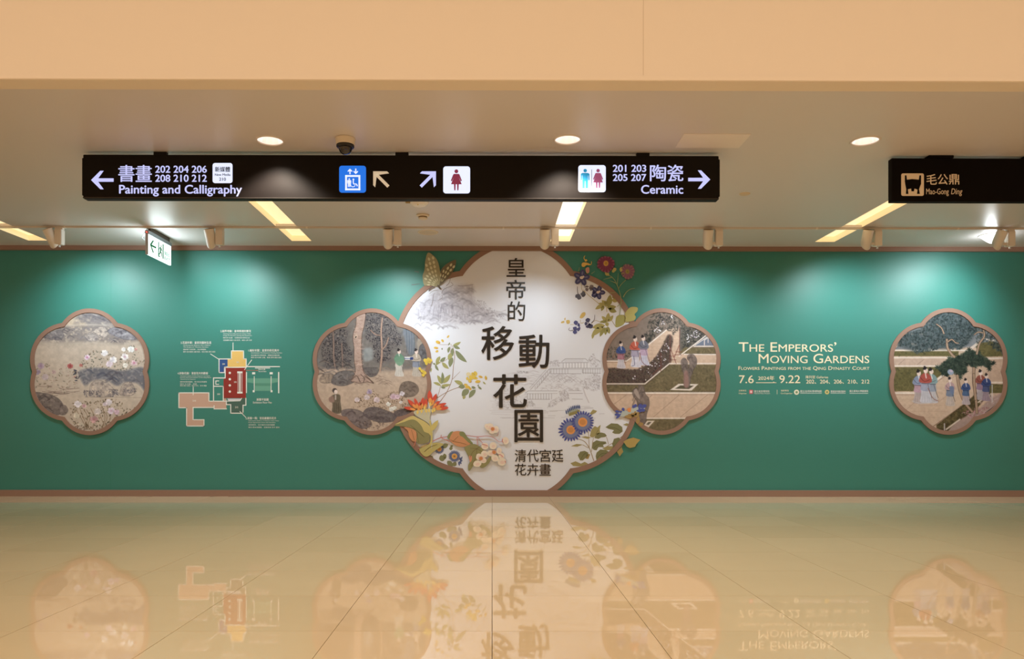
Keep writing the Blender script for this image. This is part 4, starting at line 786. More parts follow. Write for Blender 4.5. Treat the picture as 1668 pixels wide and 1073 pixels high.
pr([ell(*zR((345, 205))[0], 9.5, 4.6, -16, 18)], (150, 160, 150), 2, 'flower_centre', t)
for k in range(9): x, y = zR((268+k*18, 205-k*7-18*math.sin(k/8*PI)))[0]; pr([leafp(x+.8, y+4, x-.4, y-3.4, 1.2)], (58, 76, 130), 3, 'petal', t)
for k in range(7): x, y = zR((300+k*16, 240-k*5))[0]; pr([leafp(x, y+2, x+3, y-5, 1.2)], (140, 130, 76), 4, 'leaf', t)
t = cut('side_view_aster', 'blue daisy seen from the side over the lower left rim of the terrace picture', 1035, 672)
pr([crom(zR((810, 250), (860, 200), (930, 190), (1000, 160), (1080, 150), (1130, 170), (1040, 210), (1000, 260), (900, 260)), True, 4)], (176, 186, 184), 0, 'flower_centre', t, True)
for a in ((860, 210, 800, 195, 2), (850, 225, 795, 240, 2), (870, 220, 810, 280, 2), (900, 200, 880, 160, 2.4), (880, 200, 850, 210, 1.8), (1010, 165, 1030, 120, 2.6), (1050, 165, 1090, 120, 2.6), (1070, 165, 1145, 130, 3), (1060, 180, 1130, 190, 2.8), (1030, 190, 1090, 200, 2.4), (1000, 170, 1000, 130, 2.2), (1060, 160, 1070, 180, 2)): p, q = zR(a[:2], a[2:4]); pr([leafp(*p, *q, a[4], bias=.6)], BL, 2, 'petal', t, True)
pr([crom(zR((930, 175), (960, 160), (975, 170), (970, 205), (945, 205)), True, 3)], (226, 140, 80), 3, 'flower_centre', t, True)
for a in ((1000, 260, 900, 255, 3), (1010, 260, 980, 215, 3), (1020, 265, 1060, 205, 3.4), (1010, 260, 940, 230, 2.6), (1015, 255, 1020, 195, 2.6), (1040, 340, 1060, 250, 3), (1060, 350, 1110, 330, 3)): p, q = zR(a[:2], a[2:4]); pr([leafp(*p, *q, a[4])], (160, 128, 76), 4, 'leaf', t, True)
# -- larkspur and red daisies at the upper right
t = cut('blue_larkspur_plant', 'deep blue larkspur with feathery green leaves, upper right of the title panel', 975, 520)
pr([stripe(zB((490, 605), (420, 550), (350, 490), (310, 440)), .9, .7), stripe(zB((285, 380), (290, 440), (330, 470)), .8, .6), stripe(zB((580, 700), (570, 640), (510, 600)), 1, .8), stripe(zB((520, 830), (450, 800), (400, 840)), .8, .6), stripe(zB((690, 880), (650, 820), (625, 780)), 1.2, .8), stripe(zB((270, 790), (280, 830), (310, 830)), .7, .5), stripe(zB((155, 850), (240, 840), (320, 820)), .6, .4)], (176, 160, 108), 0, 'stem', t)
LG = (168, 160, 98); LG2 = (146, 142, 84)
for a in ((550, 620, 445, 670, 3.2), (550, 630, 515, 690, 2.4), (545, 610, 480, 605, 2), (590, 640, 520, 565, 3.6), (590, 640, 620, 500, 4.6), (640, 560, 710, 575, 3), (640, 530, 700, 520, 3), (580, 650, 690, 640, 4), (600, 660, 695, 700, 4), (570, 620, 560, 570, 2.6),
    (580, 820, 520, 750, 3), (580, 820, 600, 710, 3.6), (590, 815, 655, 740, 3), (580, 820, 500, 815, 2.4), (560, 860, 410, 885, 4.4), (540, 870, 400, 985, 4.6), (560, 880, 500, 990, 3.2), (575, 880, 565, 970, 3), (590, 870, 612, 955, 3), (430, 960, 410, 1015, 1.8), (580, 820, 590, 870, 3)):
    p, q = zB(a[:2], a[2:4]); pr([leafp(*p, *q, a[4], bend=.04)], LG if rn.random() < .6 else LG2, 1, 'leaf', t)
pr([crom(zB((680, 850), (690, 760), (740, 735), (790, 745), (800, 800), (770, 850), (700, 880)), True, 4)], (160, 158, 92), 1, 'leaf', t)
for P in (((790, 720), (850, 650), (930, 650), (935, 690), (900, 730), (915, 760), (895, 800), (800, 815), (800, 760)),): pr([crom(zB(*P), True, 4)], (178, 172, 102), 1, 'leaf', t, True)
DB, D2 = (58, 60, 112), (86, 86, 108)
def lark(cx, cy, r, cross=False, eye=True, n=5, a0=0, lvl=3):
    for k in range(n):
        a = a0+2*PI*k/n; x, y = cx+r*.58*math.cos(a), cy+r*.58*math.sin(a)
        pr([ell(x, y, r*.5, r*.34, math.degrees(a), 14)], DB, lvl, 'petal', t, cross); pr([ell(x, y, r*.26, r*.1, math.degrees(a), 10)], (104, 106, 150), lvl+1, 'petal', t, cross)
    if eye: pr([ell(cx, cy, r*.24, r*.2, 0, 10), ell(cx+r*.22, cy-r*.12, r*.14, r*.14, 0, 8)], (222, 206, 200), lvl+2, 'flower_centre', t, cross)
lark(*zB((285, 305))[0], 12.6, True, True, 5, -1.4); lark(*zB((477, 472))[0], 11.2, False, True, 5, -1.2)
for a in ((420, 500, 440, 440, 2.6), (480, 480, 430, 540, 2.2)): p, q = zB(a[:2], a[2:4]); pr([leafp(*p, *q, a[4])], DB, 3, 'petal', t)
for grp, c_ in ((((370, 430, 330, 450, 3), (370, 430, 425, 395, 3.6), (375, 430, 415, 440, 3), (350, 420, 350, 395, 3)), (112, 104, 118)), (((270, 490, 335, 500, 4.6), (265, 495, 250, 560, 4), (260, 490, 215, 535, 3), (290, 480, 320, 470, 3), (300, 500, 310, 525, 2.6)), (88, 90, 110)),
    ((((365, 830, 355, 770, 4), (360, 840, 320, 835, 3.2), (360, 850, 355, 890, 3.4), (370, 840, 410, 890, 4), (370, 830, 385, 870, 3)), (64, 66, 100))), (((225, 860, 215, 800, 3.6), (235, 860, 268, 850, 3.6), (235, 890, 268, 910, 4), (215, 900, 205, 960, 3.6), (225, 870, 200, 915, 4)), (70, 74, 128))):
    for a in grp: p, q = zB(a[:2], a[2:4]); pr([leafp(*p, *q, a[4], bias=.6)], c_, 3, 'petal', t)
pr([stripe(zB((245, 495), (238, 450), (238, 405)), 1.3, .8), stripe(zB((330, 425), (318, 380), (340, 345)), 1, .6), stripe(zB((400, 830), (435, 790), (440, 735)), 1.1, .6), stripe(zB((200, 905), (160, 920), (135, 905), (150, 885)), 1, .6)], (92, 88, 108), 4, 'petal', t)
pr([crom(zB((265, 765), (290, 715), (325, 705), (330, 735), (290, 775)), True, 3), crom(zB((50, 815), (80, 805), (85, 825), (50, 832)), True, 3), crom(zB((108, 800), (145, 798), (148, 832), (115, 838)), True, 3), leafp(*zB((90, 800))[0], *zB((95, 765))[0], .9)], (206, 176, 100), 3, 'bud', t)
t = cut('red_daisy_plant', 'crimson daisies and yellow buds above the upper right rim of the title panel', 990, 440)
pr([stripe(zB((572, 215), (590, 265), (640, 300), (680, 350), (715, 440), (745, 560), (728, 740)), .9, 1.1), stripe(zB((800, 330), (740, 390), (712, 440)), 1, .8), stripe(zB((770, 530), (800, 480), (850, 440), (905, 428)), 1.6, .6), stripe(zB((640, 300), (540, 325)), 1.3, .5), stripe(zB((700, 380), (712, 255)), 1.2, .6), stripe(zB((690, 370), (615, 340)), 1.4, .5), stripe(zB((610, 480), (680, 478)), 1.3, .8), stripe(zB((700, 640), (760, 590)), .9, .6), stripe(zB((250, 230), (260, 185)), 1, .5), stripe(zB((400, 260), (440, 230)), 1, .5)], (146, 160, 116), 0, 'stem', t, True)
def daisy(cx, cy, r, n, c1, c2, eye, sq=1., ex=0, ey=0):
    for k in range(n):
        a = 2*PI*k/n; x, y = cx+ex+r*.2*math.cos(a), cy+ey+r*.2*math.sin(a); rr = r*rn.uniform(.88, 1.06); pr([leafp(x, y, cx+rr*math.cos(a), cy+rr*sq*math.sin(a), r*.13, bias=.6)], c1 if k % 2 else c2, 1+(k % 2), 'petal', t, True)
    pr([ell(cx+ex, cy+ey, r*.27, r*.3, 0, 14)], eye, 4, 'flower_centre', t, True); pr([ell(cx+ex, cy+ey, r*.14, r*.17, 0, 12)], tuple(int(v*.86) for v in eye), 5, 'flower_centre', t, True)
daisy(*zB((568, 150))[0], 15, 30, (116, 46, 82), (142, 80, 112), (206, 156, 76), .95, 0, -1.6)
daisy(*zB((825, 235))[0], 12, 26, (132, 80, 116), (144, 116, 116), (150, 142, 78), 1.1, -1, 0)
pr([crom(zB((285, 150), (300, 130), (345, 130), (385, 150), (340, 160), (315, 180), (290, 175)), True, 3), stripe(zB((360, 155), (395, 150), (400, 115)), 1.8, .8), crom(zB((320, 110), (335, 90), (352, 105), (335, 118)), True, 3), stripe(zB((322, 100), (312, 75), (325, 48)), 1.6, .8)], (222, 182, 92), 2, 'bud', t, True)
pr([crom(zB((330, 200), (370, 185), (375, 240), (345, 255)), True, 3)], (190, 140, 130), 1, 'bud', t, True)
for a in ((565, 240, 580, 285, 2), (585, 250, 600, 285, 2), (660, 190, 680, 230, 3), (640, 240, 670, 215, 2.4), (750, 180, 740, 240, 2.6), (760, 250, 775, 275, 2.6)): p, q = zB(a[:2], a[2:4]); pr([leafp(*p, *q, a[4])], (184, 176, 108), 2, 'leaf', t, True)
# -- butterfly
t = cut('butterfly', 'raised cut-out butterfly with pale spotted wings at the upper left rim of the title panel', 710, 460); t['category'] = 'butterfly'
W1 = crom(zT((455, 60), (520, 90), (580, 160), (610, 260), (625, 380), (605, 495), (560, 510), (480, 498), (405, 495), (385, 370), (410, 290), (420, 170)), True, 4)
W2 = crom(zT((607, 495), (615, 380), (635, 285), (700, 215), (790, 165), (832, 160), (822, 235), (775, 335), (700, 425)), True, 4)
rz([W2], (108, 100, 80), 0, 'wing', t); rz([W1], (156, 151, 116), 1, 'wing', t)
sp, root = [], zT((605, 500))[0]
def inside(p, P):
    i_ = False
    for i in range(len(P)):
        (ax, ay), (bx_, by_) = P[i], P[(i+1) % len(P)]
        if (ay > p[1]) != (by_ > p[1]) and p[0] < (bx_-ax)*(p[1]-ay)/(by_-ay)+ax: i_ = not i_
    return i_
for PW, lv, col, a0, a1 in ((W1, 2, (212, 208, 172), 176, 262), (W2, 1, (206, 202, 164), 272, 312)):
    cells = []
    for ir in range(7):
        r0 = 7+ir*7.2; nseg = 5+ir if PW is W1 else 3+ir//2
        for k in range(nseg):
            a = R(a0+(a1-a0)*(k+.5)/nseg); x0, y0 = root[0]+r0*math.cos(a), root[1]+r0*math.sin(a); x1, y1 = x0+6*math.cos(a), y0+6*math.sin(a)
            wd = min(2., r0*R(a1-a0)/nseg*.36)
            if inside((x0, y0), PW) and inside((x1+.8*math.cos(a), y1+.8*math.sin(a)), PW): cells.append(leafp(x0, y0, x1, y1, wd, 5))
    rz(cells, col, lv, 'wing_spots', t)
rz([crom(zT((580, 490), (610, 505), (632, 545), (610, 545), (590, 520)), True, 3)], (92, 84, 76), 4, 'body', t)
rz([stripe(zT((545, 520), (500, 530), (468, 568)), 1, 1.8)], (110, 102, 104), 3, 'antenna', t)
pr([stripe(zT((550, 605), (527, 620), (520, 700), (500, 775)), .5, 1.4), stripe(zT((475, 605), (530, 565), (590, 560)), .7, .5), stripe(zT((640, 605), (655, 560), (700, 530), (790, 490), (760, 450)), .9, .5), stripe(zT((640, 620), (648, 660), (590, 695)), .6, .9), stripe(zT((700, 500), (740, 460), (755, 400)), 1, .4)], (136, 128, 132), 2, 'leg', t)
plate(WALL, [stripe(zT((235, 484), (290, 480), (345, 468)), 1.6, .6), stripe(zT((270, 305), (300, 308), (330, 316)), 1, 1.8)], .0002, .0012, 'antenna', pm((104, 116, 118)), t)
# ------------------------------------------------------------------ lettering and floor plan on the green wall
CRM = pm((242, 232, 200)); WHT = pm((232, 236, 232))
t = thing('exhibition_title_lettering', 'cream English exhibition title THE EMPERORS’ MOVING GARDENS with subtitle on the green wall', 'lettering', WALL.P(1308, 603))
H1 = .001
text(WALL, 'The Emperors’', 1201.5, 557.2, 1361, 572.8, H1, CRM, t, caps=True, bold=.004)
text(WALL, 'Moving Gardens', 1233.9, 576, 1414.8, 591.4, H1, CRM, t, caps=True, bold=.004)
text(WALL, 'Flowers Paintings from the Qing Dynasty Court', 1201, 596.4, 1415, 603.4, H1, CRM, t, caps=True, bold=.004)
t = thing('exhibition_dates_lettering', 'cream exhibition dates 7.6 to 9.22 and gallery numbers below the English title', 'lettering', WALL.P(1308, 625))
text(WALL, '7.6', 1202, 611, 1226, 624, H1, CRM, t, bold=.006); text(WALL, '2024年', 1233.2, 611.8, 1259.8, 619.2, H1, CRM, t, bold=.006); text(WALL, '9.22', 1267.7, 611, 1302, 624, H1, CRM, t, bold=.006)
plate(WALL, [rect(1229.6, 622.6, 1263, 623.6), [(1257.5, 623), (1258, 621.4), (1263.4, 623.4)]], .0002, H1, 'arrow_line', CRM, t)
text(WALL, '陳列室 Galleries', 1311, 611.4, 1347.6, 616.4, H1, CRM, t); text(WALL, '202、204、206、210、212', 1311.6, 618.2, 1415, 625, H1, CRM, t, bold=.008)
t = thing('organiser_credits', 'row of tiny organiser names and round logos below the exhibition dates', 'lettering', WALL.P(1308, 642))
text(WALL, '主辦單位', 1201.5, 634.6, 1214, 637.4, H1, CRM, t); text(WALL, 'Organizer', 1201.5, 639.4, 1214.6, 642.2, H1, CRM, t)
plate(WALL, [rrect(1218.6, 634.6, 1224.8, 641.4, 1)], .0002, H1, 'logo', pm((190, 84, 96)), t); plate(WALL, [rect(1220, 636, 1223.4, 640)], .0002, H1+.0006, 'logo', pm((236, 200, 200)), t)
text(WALL, '國立故宮博物院', 1227, 635.4, 1251.6, 639.2, H1, WHT, t); text(WALL, 'National Palace Museum', 1227, 639.8, 1252.6, 641.4, H1, WHT, t)
plate(WALL, [rect(1264, 634.6, 1264.5, 642)], .0002, H1, 'divider', CRM, t)
text(WALL, '協辦單位', 1270.4, 634.6, 1283.4, 637.4, H1, CRM, t); text(WALL, 'Co-Organizer', 1270.2, 639.4, 1289.4, 642.2, H1, CRM, t)
plate(WALL, [ell(1296, 638.6, 4.2)], .0002, H1, 'logo', pm((232, 228, 206)), t); plate(WALL, [ell(1296, 638.6, 2)], .0002, H1+.0006, 'logo', pm((120, 150, 110)), t)
text(WALL, '國立自然科學博物館', 1302, 635.2, 1337, 639.2, H1, WHT, t)
plate(WALL, [ell(1345.8, 638.4, 3.7)], .0002, H1, 'logo', pm((206, 190, 120)), t); plate(WALL, [ell(1345.8, 638.4, 1.6)], .0002, H1+.0006, 'logo', pm((110, 130, 90)), t)
text(WALL, '農業部林業試驗所', 1351.6, 635.6, 1376, 639.4, H1, WHT, t); text(WALL, '國立臺灣大學圖書館', 1382.6, 635, 1413, 638.6, H1, WHT, t); plate(WALL, [rect(1382.6, 640.2, 1413, 640.8), rect(1302, 640.2, 1337, 640.7), rect(1351.6, 640.2, 1376, 640.7)], .0002, H1, 'underline', WHT, t)

z6 = lambda *p: [(270+x/5.367, 520+y/5.367) for x, y in p]
t = thing('floor_plan_graphic', 'white outlined exhibition floor plan with coloured rooms and captions on the green wall', 'wall graphic', WALL.P(370, 690))
def area(P, col, name='room_area', lb=None, h=.0008): plate(WALL, [z6(*P)], .0002, h, name, pm(col), t, label=lb)
AR = {'y': ((563, 275), (672, 275), (672, 345), (695, 345), (695, 415), (533, 415), (533, 350), (563, 350)), 'b': ((460, 350), (533, 350), (533, 415), (505, 415), (505, 465), (460, 465)), 'r': ((512, 415), (692, 415), (692, 688), (498, 688), (498, 515), (512, 515)),
    'p': ((108, 642), (370, 642), (370, 715), (500, 715), (500, 692), (522, 692), (522, 782), (415, 782), (415, 770), (232, 770), (232, 877), (327, 877), (327, 932), (175, 932), (175, 772), (108, 772)), 'g': ((525, 715), (600, 715), (650, 690), (692, 690), (692, 750), (665, 750), (665, 820), (560, 820), (560, 745), (525, 745))}
area(AR['y'], (232, 190, 104), lb='yellow room'); area(AR['b'], (36, 74, 140), lb='dark blue room'); area(AR['r'], (136, 36, 30), lb='dark red room', h=.001); area(AR['p'], (196, 160, 142), lb='pink room'); area(AR['g'], (62, 92, 84), lb='dark green room')
area(((705, 515), (970, 515), (970, 548), (910, 560), (910, 625), (770, 625), (770, 560), (705, 550)), (92, 158, 138), 'stair_area', 'pale stair area', .0007); area(((530, 692), (648, 692), (648, 708), (540, 712)), (206, 206, 216), 'stair_area', h=.0012)
area(((770, 558), (910, 558), (910, 582), (770, 582)), (74, 140, 120), 'stair_area', h=.0009)
def outl(*P, w=1.5, closed=True):
    P = z6(*P); n = len(P); pol = []
    for i in range(n if closed else n-1):
        (ax, ay), (bx_, by_) = P[i], P[(i+1) % n]; e = w/2; L = math.hypot(bx_-ax, by_-ay) or 1; dx, dy = (bx_-ax)/L*e, (by_-ay)/L*e
        pol.append([(ax-dx-dy, ay-dy+dx), (bx_+dx-dy, by_+dy+dx), (bx_+dx+dy, by_+dy-dx), (ax-dx+dy, ay-dy-dx)])
    return pol
pol = outl(*AR['p'][:3], closed=False)+outl(*AR['p'][6:], AR['p'][0], closed=False)+outl((370, 715), (520, 715), closed=False)+outl((415, 770), (415, 755), closed=False)+outl((533, 415), (505, 415), (505, 465), (458, 465), (458, 346), (565, 346), (565, 275), (672, 275), (672, 345), (695, 345), (695, 413), (985, 413), closed=False)+outl((505, 420), (695, 418), closed=False)+outl((512, 415), (512, 512), (410, 512), (410, 715), closed=False)+outl((410, 585), (495, 585), (495, 712), closed=False)+outl((522, 712), (522, 745), (560, 745), (560, 820), (667, 820), (667, 750), (692, 750), (692, 690), closed=False)+outl((525, 715), (640, 712), (655, 690), closed=False, w=1.1)+outl((978, 465), (978, 640), closed=False, w=1.9)+outl((697, 465), (697, 640), closed=False)+outl((775, 425), (900, 425), closed=False, w=1.2)+outl((765, 500), (765, 625), closed=False, w=1)+outl((912, 500), (912, 625), closed=False, w=1)+outl((512, 420), (512, 430), closed=False)
plate(WALL, pol, .0002, .0016, 'plan_outline', WHT, t)
plate(WALL, [ell(*z6((552, y))[0], 1.9, n=12) for y in (468, 523, 577, 631)]+[z6((617, 455), (663, 455), (663, 470), (617, 470)), z6((617, 633), (663, 633), (663, 648), (617, 648)), z6((634, 468), (646, 468), (646, 635), (634, 635)), z6((622, 470), (626, 470), (626, 633), (622, 633)), z6((656, 470), (660, 470), (660, 633), (656, 633))]+[z6((x-13, y-9), (x+13, y-9), (x+13, y+9), (x-13, y+9)) for x, y in ((760, 471), (913, 471))]+[z6((x-8, y-9), (x+8, y-9), (x+8, y+9), (x-8, y+9)) for x, y in ((760, 628), (916, 628))]+outl((455, 538), (430, 538), (430, 568), (455, 568), closed=False, w=1.2), .0002, .002, 'column_marks', WHT, t)
plate(WALL, outl((580, 205), (580, 272), closed=False, w=1)+outl((385, 303), (455, 348), closed=False, w=1)+outl((742, 355), (680, 440), closed=False, w=1)+outl((233, 590), (233, 660), closed=False, w=1)+outl((640, 805), (690, 855), closed=False, w=1), .0002, .0022, 'leader_line', WHT, t)
plate(WALL, outl((700, 446), (785, 446), closed=False, w=.6)+[ell(*z6((790, 446))[0], 1, n=10)], .0002, .0018, 'route_mark', pm((196, 92, 76)), t)
CAP = [('2.越界考驗：皇帝眼裡的繁花', 470, 92, 738, 113), ('Seeking Fame Beyond the Great Wall:', 495, 122, 735, 133), ('Image Production during the Emperors', 495, 137, 745, 148), ('陳列於此處．空間的安排與生活', 495, 155, 725, 167), ('花鳥畫冊 梅花 水仙 牡丹．海棠 山茶 月季', 495, 176, 745, 189),
    ('3.花語年華：皇家的園林生活', 125, 192, 390, 215), ('Gardening the Seasons: Life in Palaces', 147, 222, 382, 233), ('The Emperors’ Flowery Gardens', 147, 238, 365, 249), ('畫家筆下的四季．花卉與園林', 147, 257, 345, 269), ('陳列 花卉畫冊 玉蘭 桃花．杏花 荷花 菊花 梅花', 147, 277, 427, 290),
    ('1.繪析安置：皇家的奇花異卉', 713, 260, 982, 282), ('Introduction: The Emperors’ Moving Gardens', 738, 288, 1008, 300), ('花卉畫的形式與用途．移動的花園空間', 738, 308, 985, 320), ('陳列 花卉長卷 立軸．冊頁 屏風 扇面 插瓶', 738, 327, 1003, 340),
    ('4.移動花園：清宮花卉的觀看', 97, 460, 362, 482), ('Transportation of the Imperial Gardens:', 120, 490, 380, 500), ('Flowers and Court Painters of the Qing Palace', 120, 504, 390, 514), ('Viewed by the Emperors', 120, 519, 255, 529), ('隨時欣賞的園林．花木與日常器物', 120, 540, 352, 552), ('陳列 花卉畫．瓷器', 120, 560, 265, 570), ('陳列 春天 夏天．秋天 冬天．花木 草蟲', 120, 574, 350, 586),
    ('5.尾聲一隅：宮廷繪畫的花卉', 690, 852, 957, 875), ('Interactive Gallery: A Palace’s Own View', 715, 882, 980, 892), ('From Specimens from the Gardens', 715, 897, 950, 908), ('植物標本．花卉畫的比較與觀察', 715, 916, 945, 928), ('陳列 標本與圖鑑．互動影像 花卉 植物', 715, 937, 985, 950),
    ('展覽平面圖', 785, 690, 890, 712), ('Exhibition Floor Plan', 755, 718, 918, 735), ('現在位置', 800, 431, 862, 444), ('You are here', 800, 449, 870, 460), ('206', 610, 368, 632, 381), ('204', 487, 384, 510, 397), ('202', 588, 541, 612, 554), ('212', 598, 760, 625, 775), ('210', 228, 704, 257, 718), ('208', 442, 647, 467, 660)]
for s_, x0, y0, x1, y1 in CAP:
    (a, b_), (c_, d_) = z6((x0, y0), (x1, y1)); text(WALL, s_, a, b_, c_, d_, .0024, WHT, t, 'caption', bold=.014 if s_[0].isdigit() or s_ == '展覽平面圖' else .002)

# ------------------------------------------------------------------ hanging light-box sign
YS = 7.22; SG = Plane(YS)
BLK = mat('black_acrylic', (20, 16, 15), .5, spec=.12); BLKM = mat('black_metal', (22, 18, 18), .5, spec=.15)
LET = mat('lit_letters', (110, 110, 130), .5, emit=(196, 202, 255), es=.95); LETW = mat('lit_white', (150, 150, 158), .5, emit=(216, 228, 255), es=1.05); LETD = mat('dim_letters', (232, 226, 208), .5, emit=(206, 204, 190), es=.35)
def sgp(t, polys, m, name, h=.002, parent=None): return plate(SG, polys, .0002, h, name, m, parent or t)
pA, pB = SG.P(132.5, 251.5), SG.P(1171, 325.3)
def sign_box(x0, x1, z0, z1, y, d, bev=.004): return bx(x0, x1, y+.0, y+d, z0, z1, bev=bev)
t = thing('hanging_direction_sign', 'long black illuminated direction sign with arrows and restroom symbols under the ceiling', 'sign', (0, YS, pB.z))
zt, zb = pA.z, pB.z; x0, x1 = pA.x, pB.x
obj('sign_box', sign_box(x0+.012, x1-.012, zb, zt, YS, .085), BLK, t)
for a, b_ in ((x0, x0+.014), (x1-.014, x1)): obj('end_cap', sign_box(a, b_, zb+.03, zt-.03, YS+.004, .077, .003), BLKM, t)
obj('bottom_rail', bx(x0+.012, x1-.012, YS-.004, YS, zb+.004, zb+.012), mat('rail', (70, 66, 64), .35, metal=.6), t)
for i in range(3):
    x = x0+(x1-x0)*(.12+.38*i); hb = obj('hanger', bx(x-.06, x+.06, YS+.03, YS+.07, zt-.004, ZC), BLKM, t)
def arrow(pts, w): return [stripe(p, w) for p in pts]
def arr(cx, cy, L, hd, w, ang):
    """arrow pointing along ang"""
    c_, s_ = math.cos(R(ang)), math.sin(R(ang)); q = lambda x, y: (cx+x*c_-y*s_, cy+x*s_+y*c_)
    tip = L/2; b_ = w*.72
    return [[q(-tip, -w/2), q(tip-w*1.3, -w/2), q(tip-w*1.3, w/2), q(-tip, w/2)], [q(tip, 0), q(tip-hd, -hd), q(tip-hd-w*.95, -hd), q(tip-w*1.7+.0, -.0)], [q(tip, 0), q(tip-w*1.7, 0), q(tip-hd-w*.95, hd), q(tip-hd, hd)]]
sgp(t, arr(166, 293.2, 36.5, 15, 5.6, 180), LET, 'arrow')
for s_, a in (('書', 191.9), ('畫', 220)): text(SG, s_, a, 268.7, a+26.4, 296.3, .002, LET, t, bold=.009)
for s_, a, b_, c_, d_ in (('202 204 206', 251.8, 269.8, 335.7, 281.6), ('208 210 212', 251.8, 284.4, 335.7, 296.3)): text(SG, s_, a, b_, c_, d_, .002, LET, t, bold=.022)
text(SG, 'Painting and Calligraphy', 193.2, 301, 392.8, 320, .002, LET, t, bold=.02)
pn = sgp(t, [rrect(345, 265.5, 377.2, 298.2, 4)], LETW, 'symbol_panel'); INKP = mat('sign_ink', (28, 34, 60), .5)
for s_, a, b_, c_, d_, q in (('新媒體', 348.8, 271.6, 373.6, 280.2, .02), ('New Media', 348.6, 282.6, 374.2, 286.6, .02), ('210', 355.6, 289.4, 366.8, 294.6, .02)): text(SG, s_, a, b_, c_, d_, .0032, INKP, pn, bold=q)
def figure(cx, y0, y1, female):
    k = (y1-y0)/44.; f = lambda *p: [(cx+x*k, y0+y*k) for x, y in p]
    out = [ell(cx, y0+4.2*k, 4*k, 4*k, 0, 16)]
    if female: out += [f((-5, 9.5), (5, 9.5), (6.6, 11), (11.5, 23.5), (9.2, 25), (5.6, 17), (11, 31), (-11, 31), (-5.6, 17), (-9.2, 25), (-11.5, 23.5), (-6.6, 11)), f((-5, 31), (-1.4, 31), (-1.8, 43.5), (-4.4, 43.5)), f((1.4, 31), (5, 31), (4.4, 43.5), (1.8, 43.5))]
    else: out += [f((-7, 9.5), (7, 9.5), (10, 12), (10, 26), (7.4, 26), (7, 15), (6.4, 15), (6.4, 44), (1, 44), (.6, 28), (-.6, 28), (-1, 44), (-6.4, 44), (-6.4, 15), (-7, 15), (-7.4, 26), (-10, 26), (-10, 12))]
    return out
BLU = mat('lit_blue', (20, 90, 200), .5, emit=(20, 110, 225), es=.9)
pn = sgp(t, [rrect(550.6, 270, 594.2, 313.8, 4.5)], BLU, 'symbol_panel', .0024); pn['label'] = 'blue lift symbol panel'
def hollow(x0, y0, x1, y1, w): return [rect(x0, y0, x1, y0+w), rect(x0, y1-w, x1, y1), rect(x0, y0, x0+w, y1), rect(x1-w, y0, x1, y1)]
sgp(t, hollow(560.4, 285.2, 585, 310, 3), LETW, 'lift_symbol', .0036, pn)
sgp(t, [x for a in (568.2, 577.6) for x in arr(a, 279.2, 9, 3.6, 1.9, -90 if a < 570 else 90)], LETW, 'lift_symbol', .0036, pn)
sgp(t, figure(567, 290.4, 304.4, False)+[ell(573.8, 292.4, 1.5, n=10), stripe([(573.6, 294), (574, 299.6), (578.6, 299.8), (580, 303.4)], 1.7, k=2)]+[stripe([(573+3.9*math.cos(R(a)), 300.4+3.9*math.sin(R(a))) for a in range(-130+q, -130+q+31, 10)], 1.1, k=1) for q in (-90, -120, -150, -180, -60, -210)], LETW, 'lift_symbol', .0036, pn)
sgp(t, arr(618.2, 291.4, 35, 16, 5, 225), LETD, 'arrow'); sgp(t, arr(695.6, 291.4, 35, 16, 5, 315), LET, 'arrow')
WOM = mat('sign_maroon', (150, 60, 104), .5, emit=(150, 60, 104), es=.25); CYA = mat('sign_cyan', (30, 150, 210), .5, emit=(30, 150, 210), es=.5); MAU = mat('sign_mauve', (160, 80, 130), .5, emit=(160, 90, 140), es=.4)
pn = sgp(t, [rrect(719.8, 271, 763.6, 315, 4.5)], LETW, 'symbol_panel', .0024); pn['label'] = 'white women symbol panel'; sgp(t, figure(741.2, 275.8, 310.4, True), WOM, 'woman_symbol', .0036, pn)
pn = sgp(t, [rrect(939.8, 269, 984.6, 313, 4.5)], LETW, 'symbol_panel', .0024); pn['label'] = 'white restroom symbol panel'
sgp(t, figure(951, 275, 306.6, False), CYA, 'man_symbol', .0036, pn); sgp(t, figure(972, 275, 306.6, True), MAU, 'woman_symbol', .0036, pn); sgp(t, [rect(961.2, 276, 962, 306)], INKP, 'divider', .0036, pn)
text(SG, '201 203', 995.9, 268.4, 1050.6, 280.2, .002, LET, t, bold=.022); text(SG, '205 207', 995.9, 283.4, 1050.6, 295, .002, LET, t, bold=.022)
for s_, a in (('陶', 1056.4), ('瓷', 1084.6)): text(SG, s_, a, 268.2, a+26.6, 295.4, .002, LET, t, bold=.013)
text(SG, 'Ceramic', 1042, 301.2, 1111, 315.8, .002, LET, t, bold=.02)
sgp(t, arr(1137, 292.4, 36, 15, 5.6, 0), LET, 'arrow')

# right-hand sign, not lit
YS = 7.31; SG = Plane(YS)
q0, q1 = SG.P(1451.8, 257.4), SG.P(1740, 328.4)
t = thing('hanging_gallery_sign', 'shorter black unlit hanging sign with a bronze vessel symbol at the right edge', 'sign', (q0.x, YS, q1.z))
BL2 = mat('black_sign_paint', (12, 8, 8), .6, spec=.08); CREAM = mat('cream_vinyl', (240, 226, 208), .6)
obj('sign_box', bx(q0.x, q1.x, YS, YS+.07, q1.z, q0.z, bev=.003), BL2, t)
for px in (1531, 1690):
    a = SG.P(px, 254); hb = bx(a.x-.075, a.x+.075, YS+.01, YS+.06, q0.z-.004, ZC-.024); box(hb, a.x-.118, a.x+.118, YS-.02, YS+.09, ZC-.026, ZC, bev=.004); obj('hanger', hb, BL2, t)
pn = sgp(t, [rrect(1467, 282.4, 1504, 319, 3)], CREAM, 'symbol_panel')
V = lambda *p: [(1467+(x-870)/3.971, 282.4+(y-327)/3.971) for x, y in p]
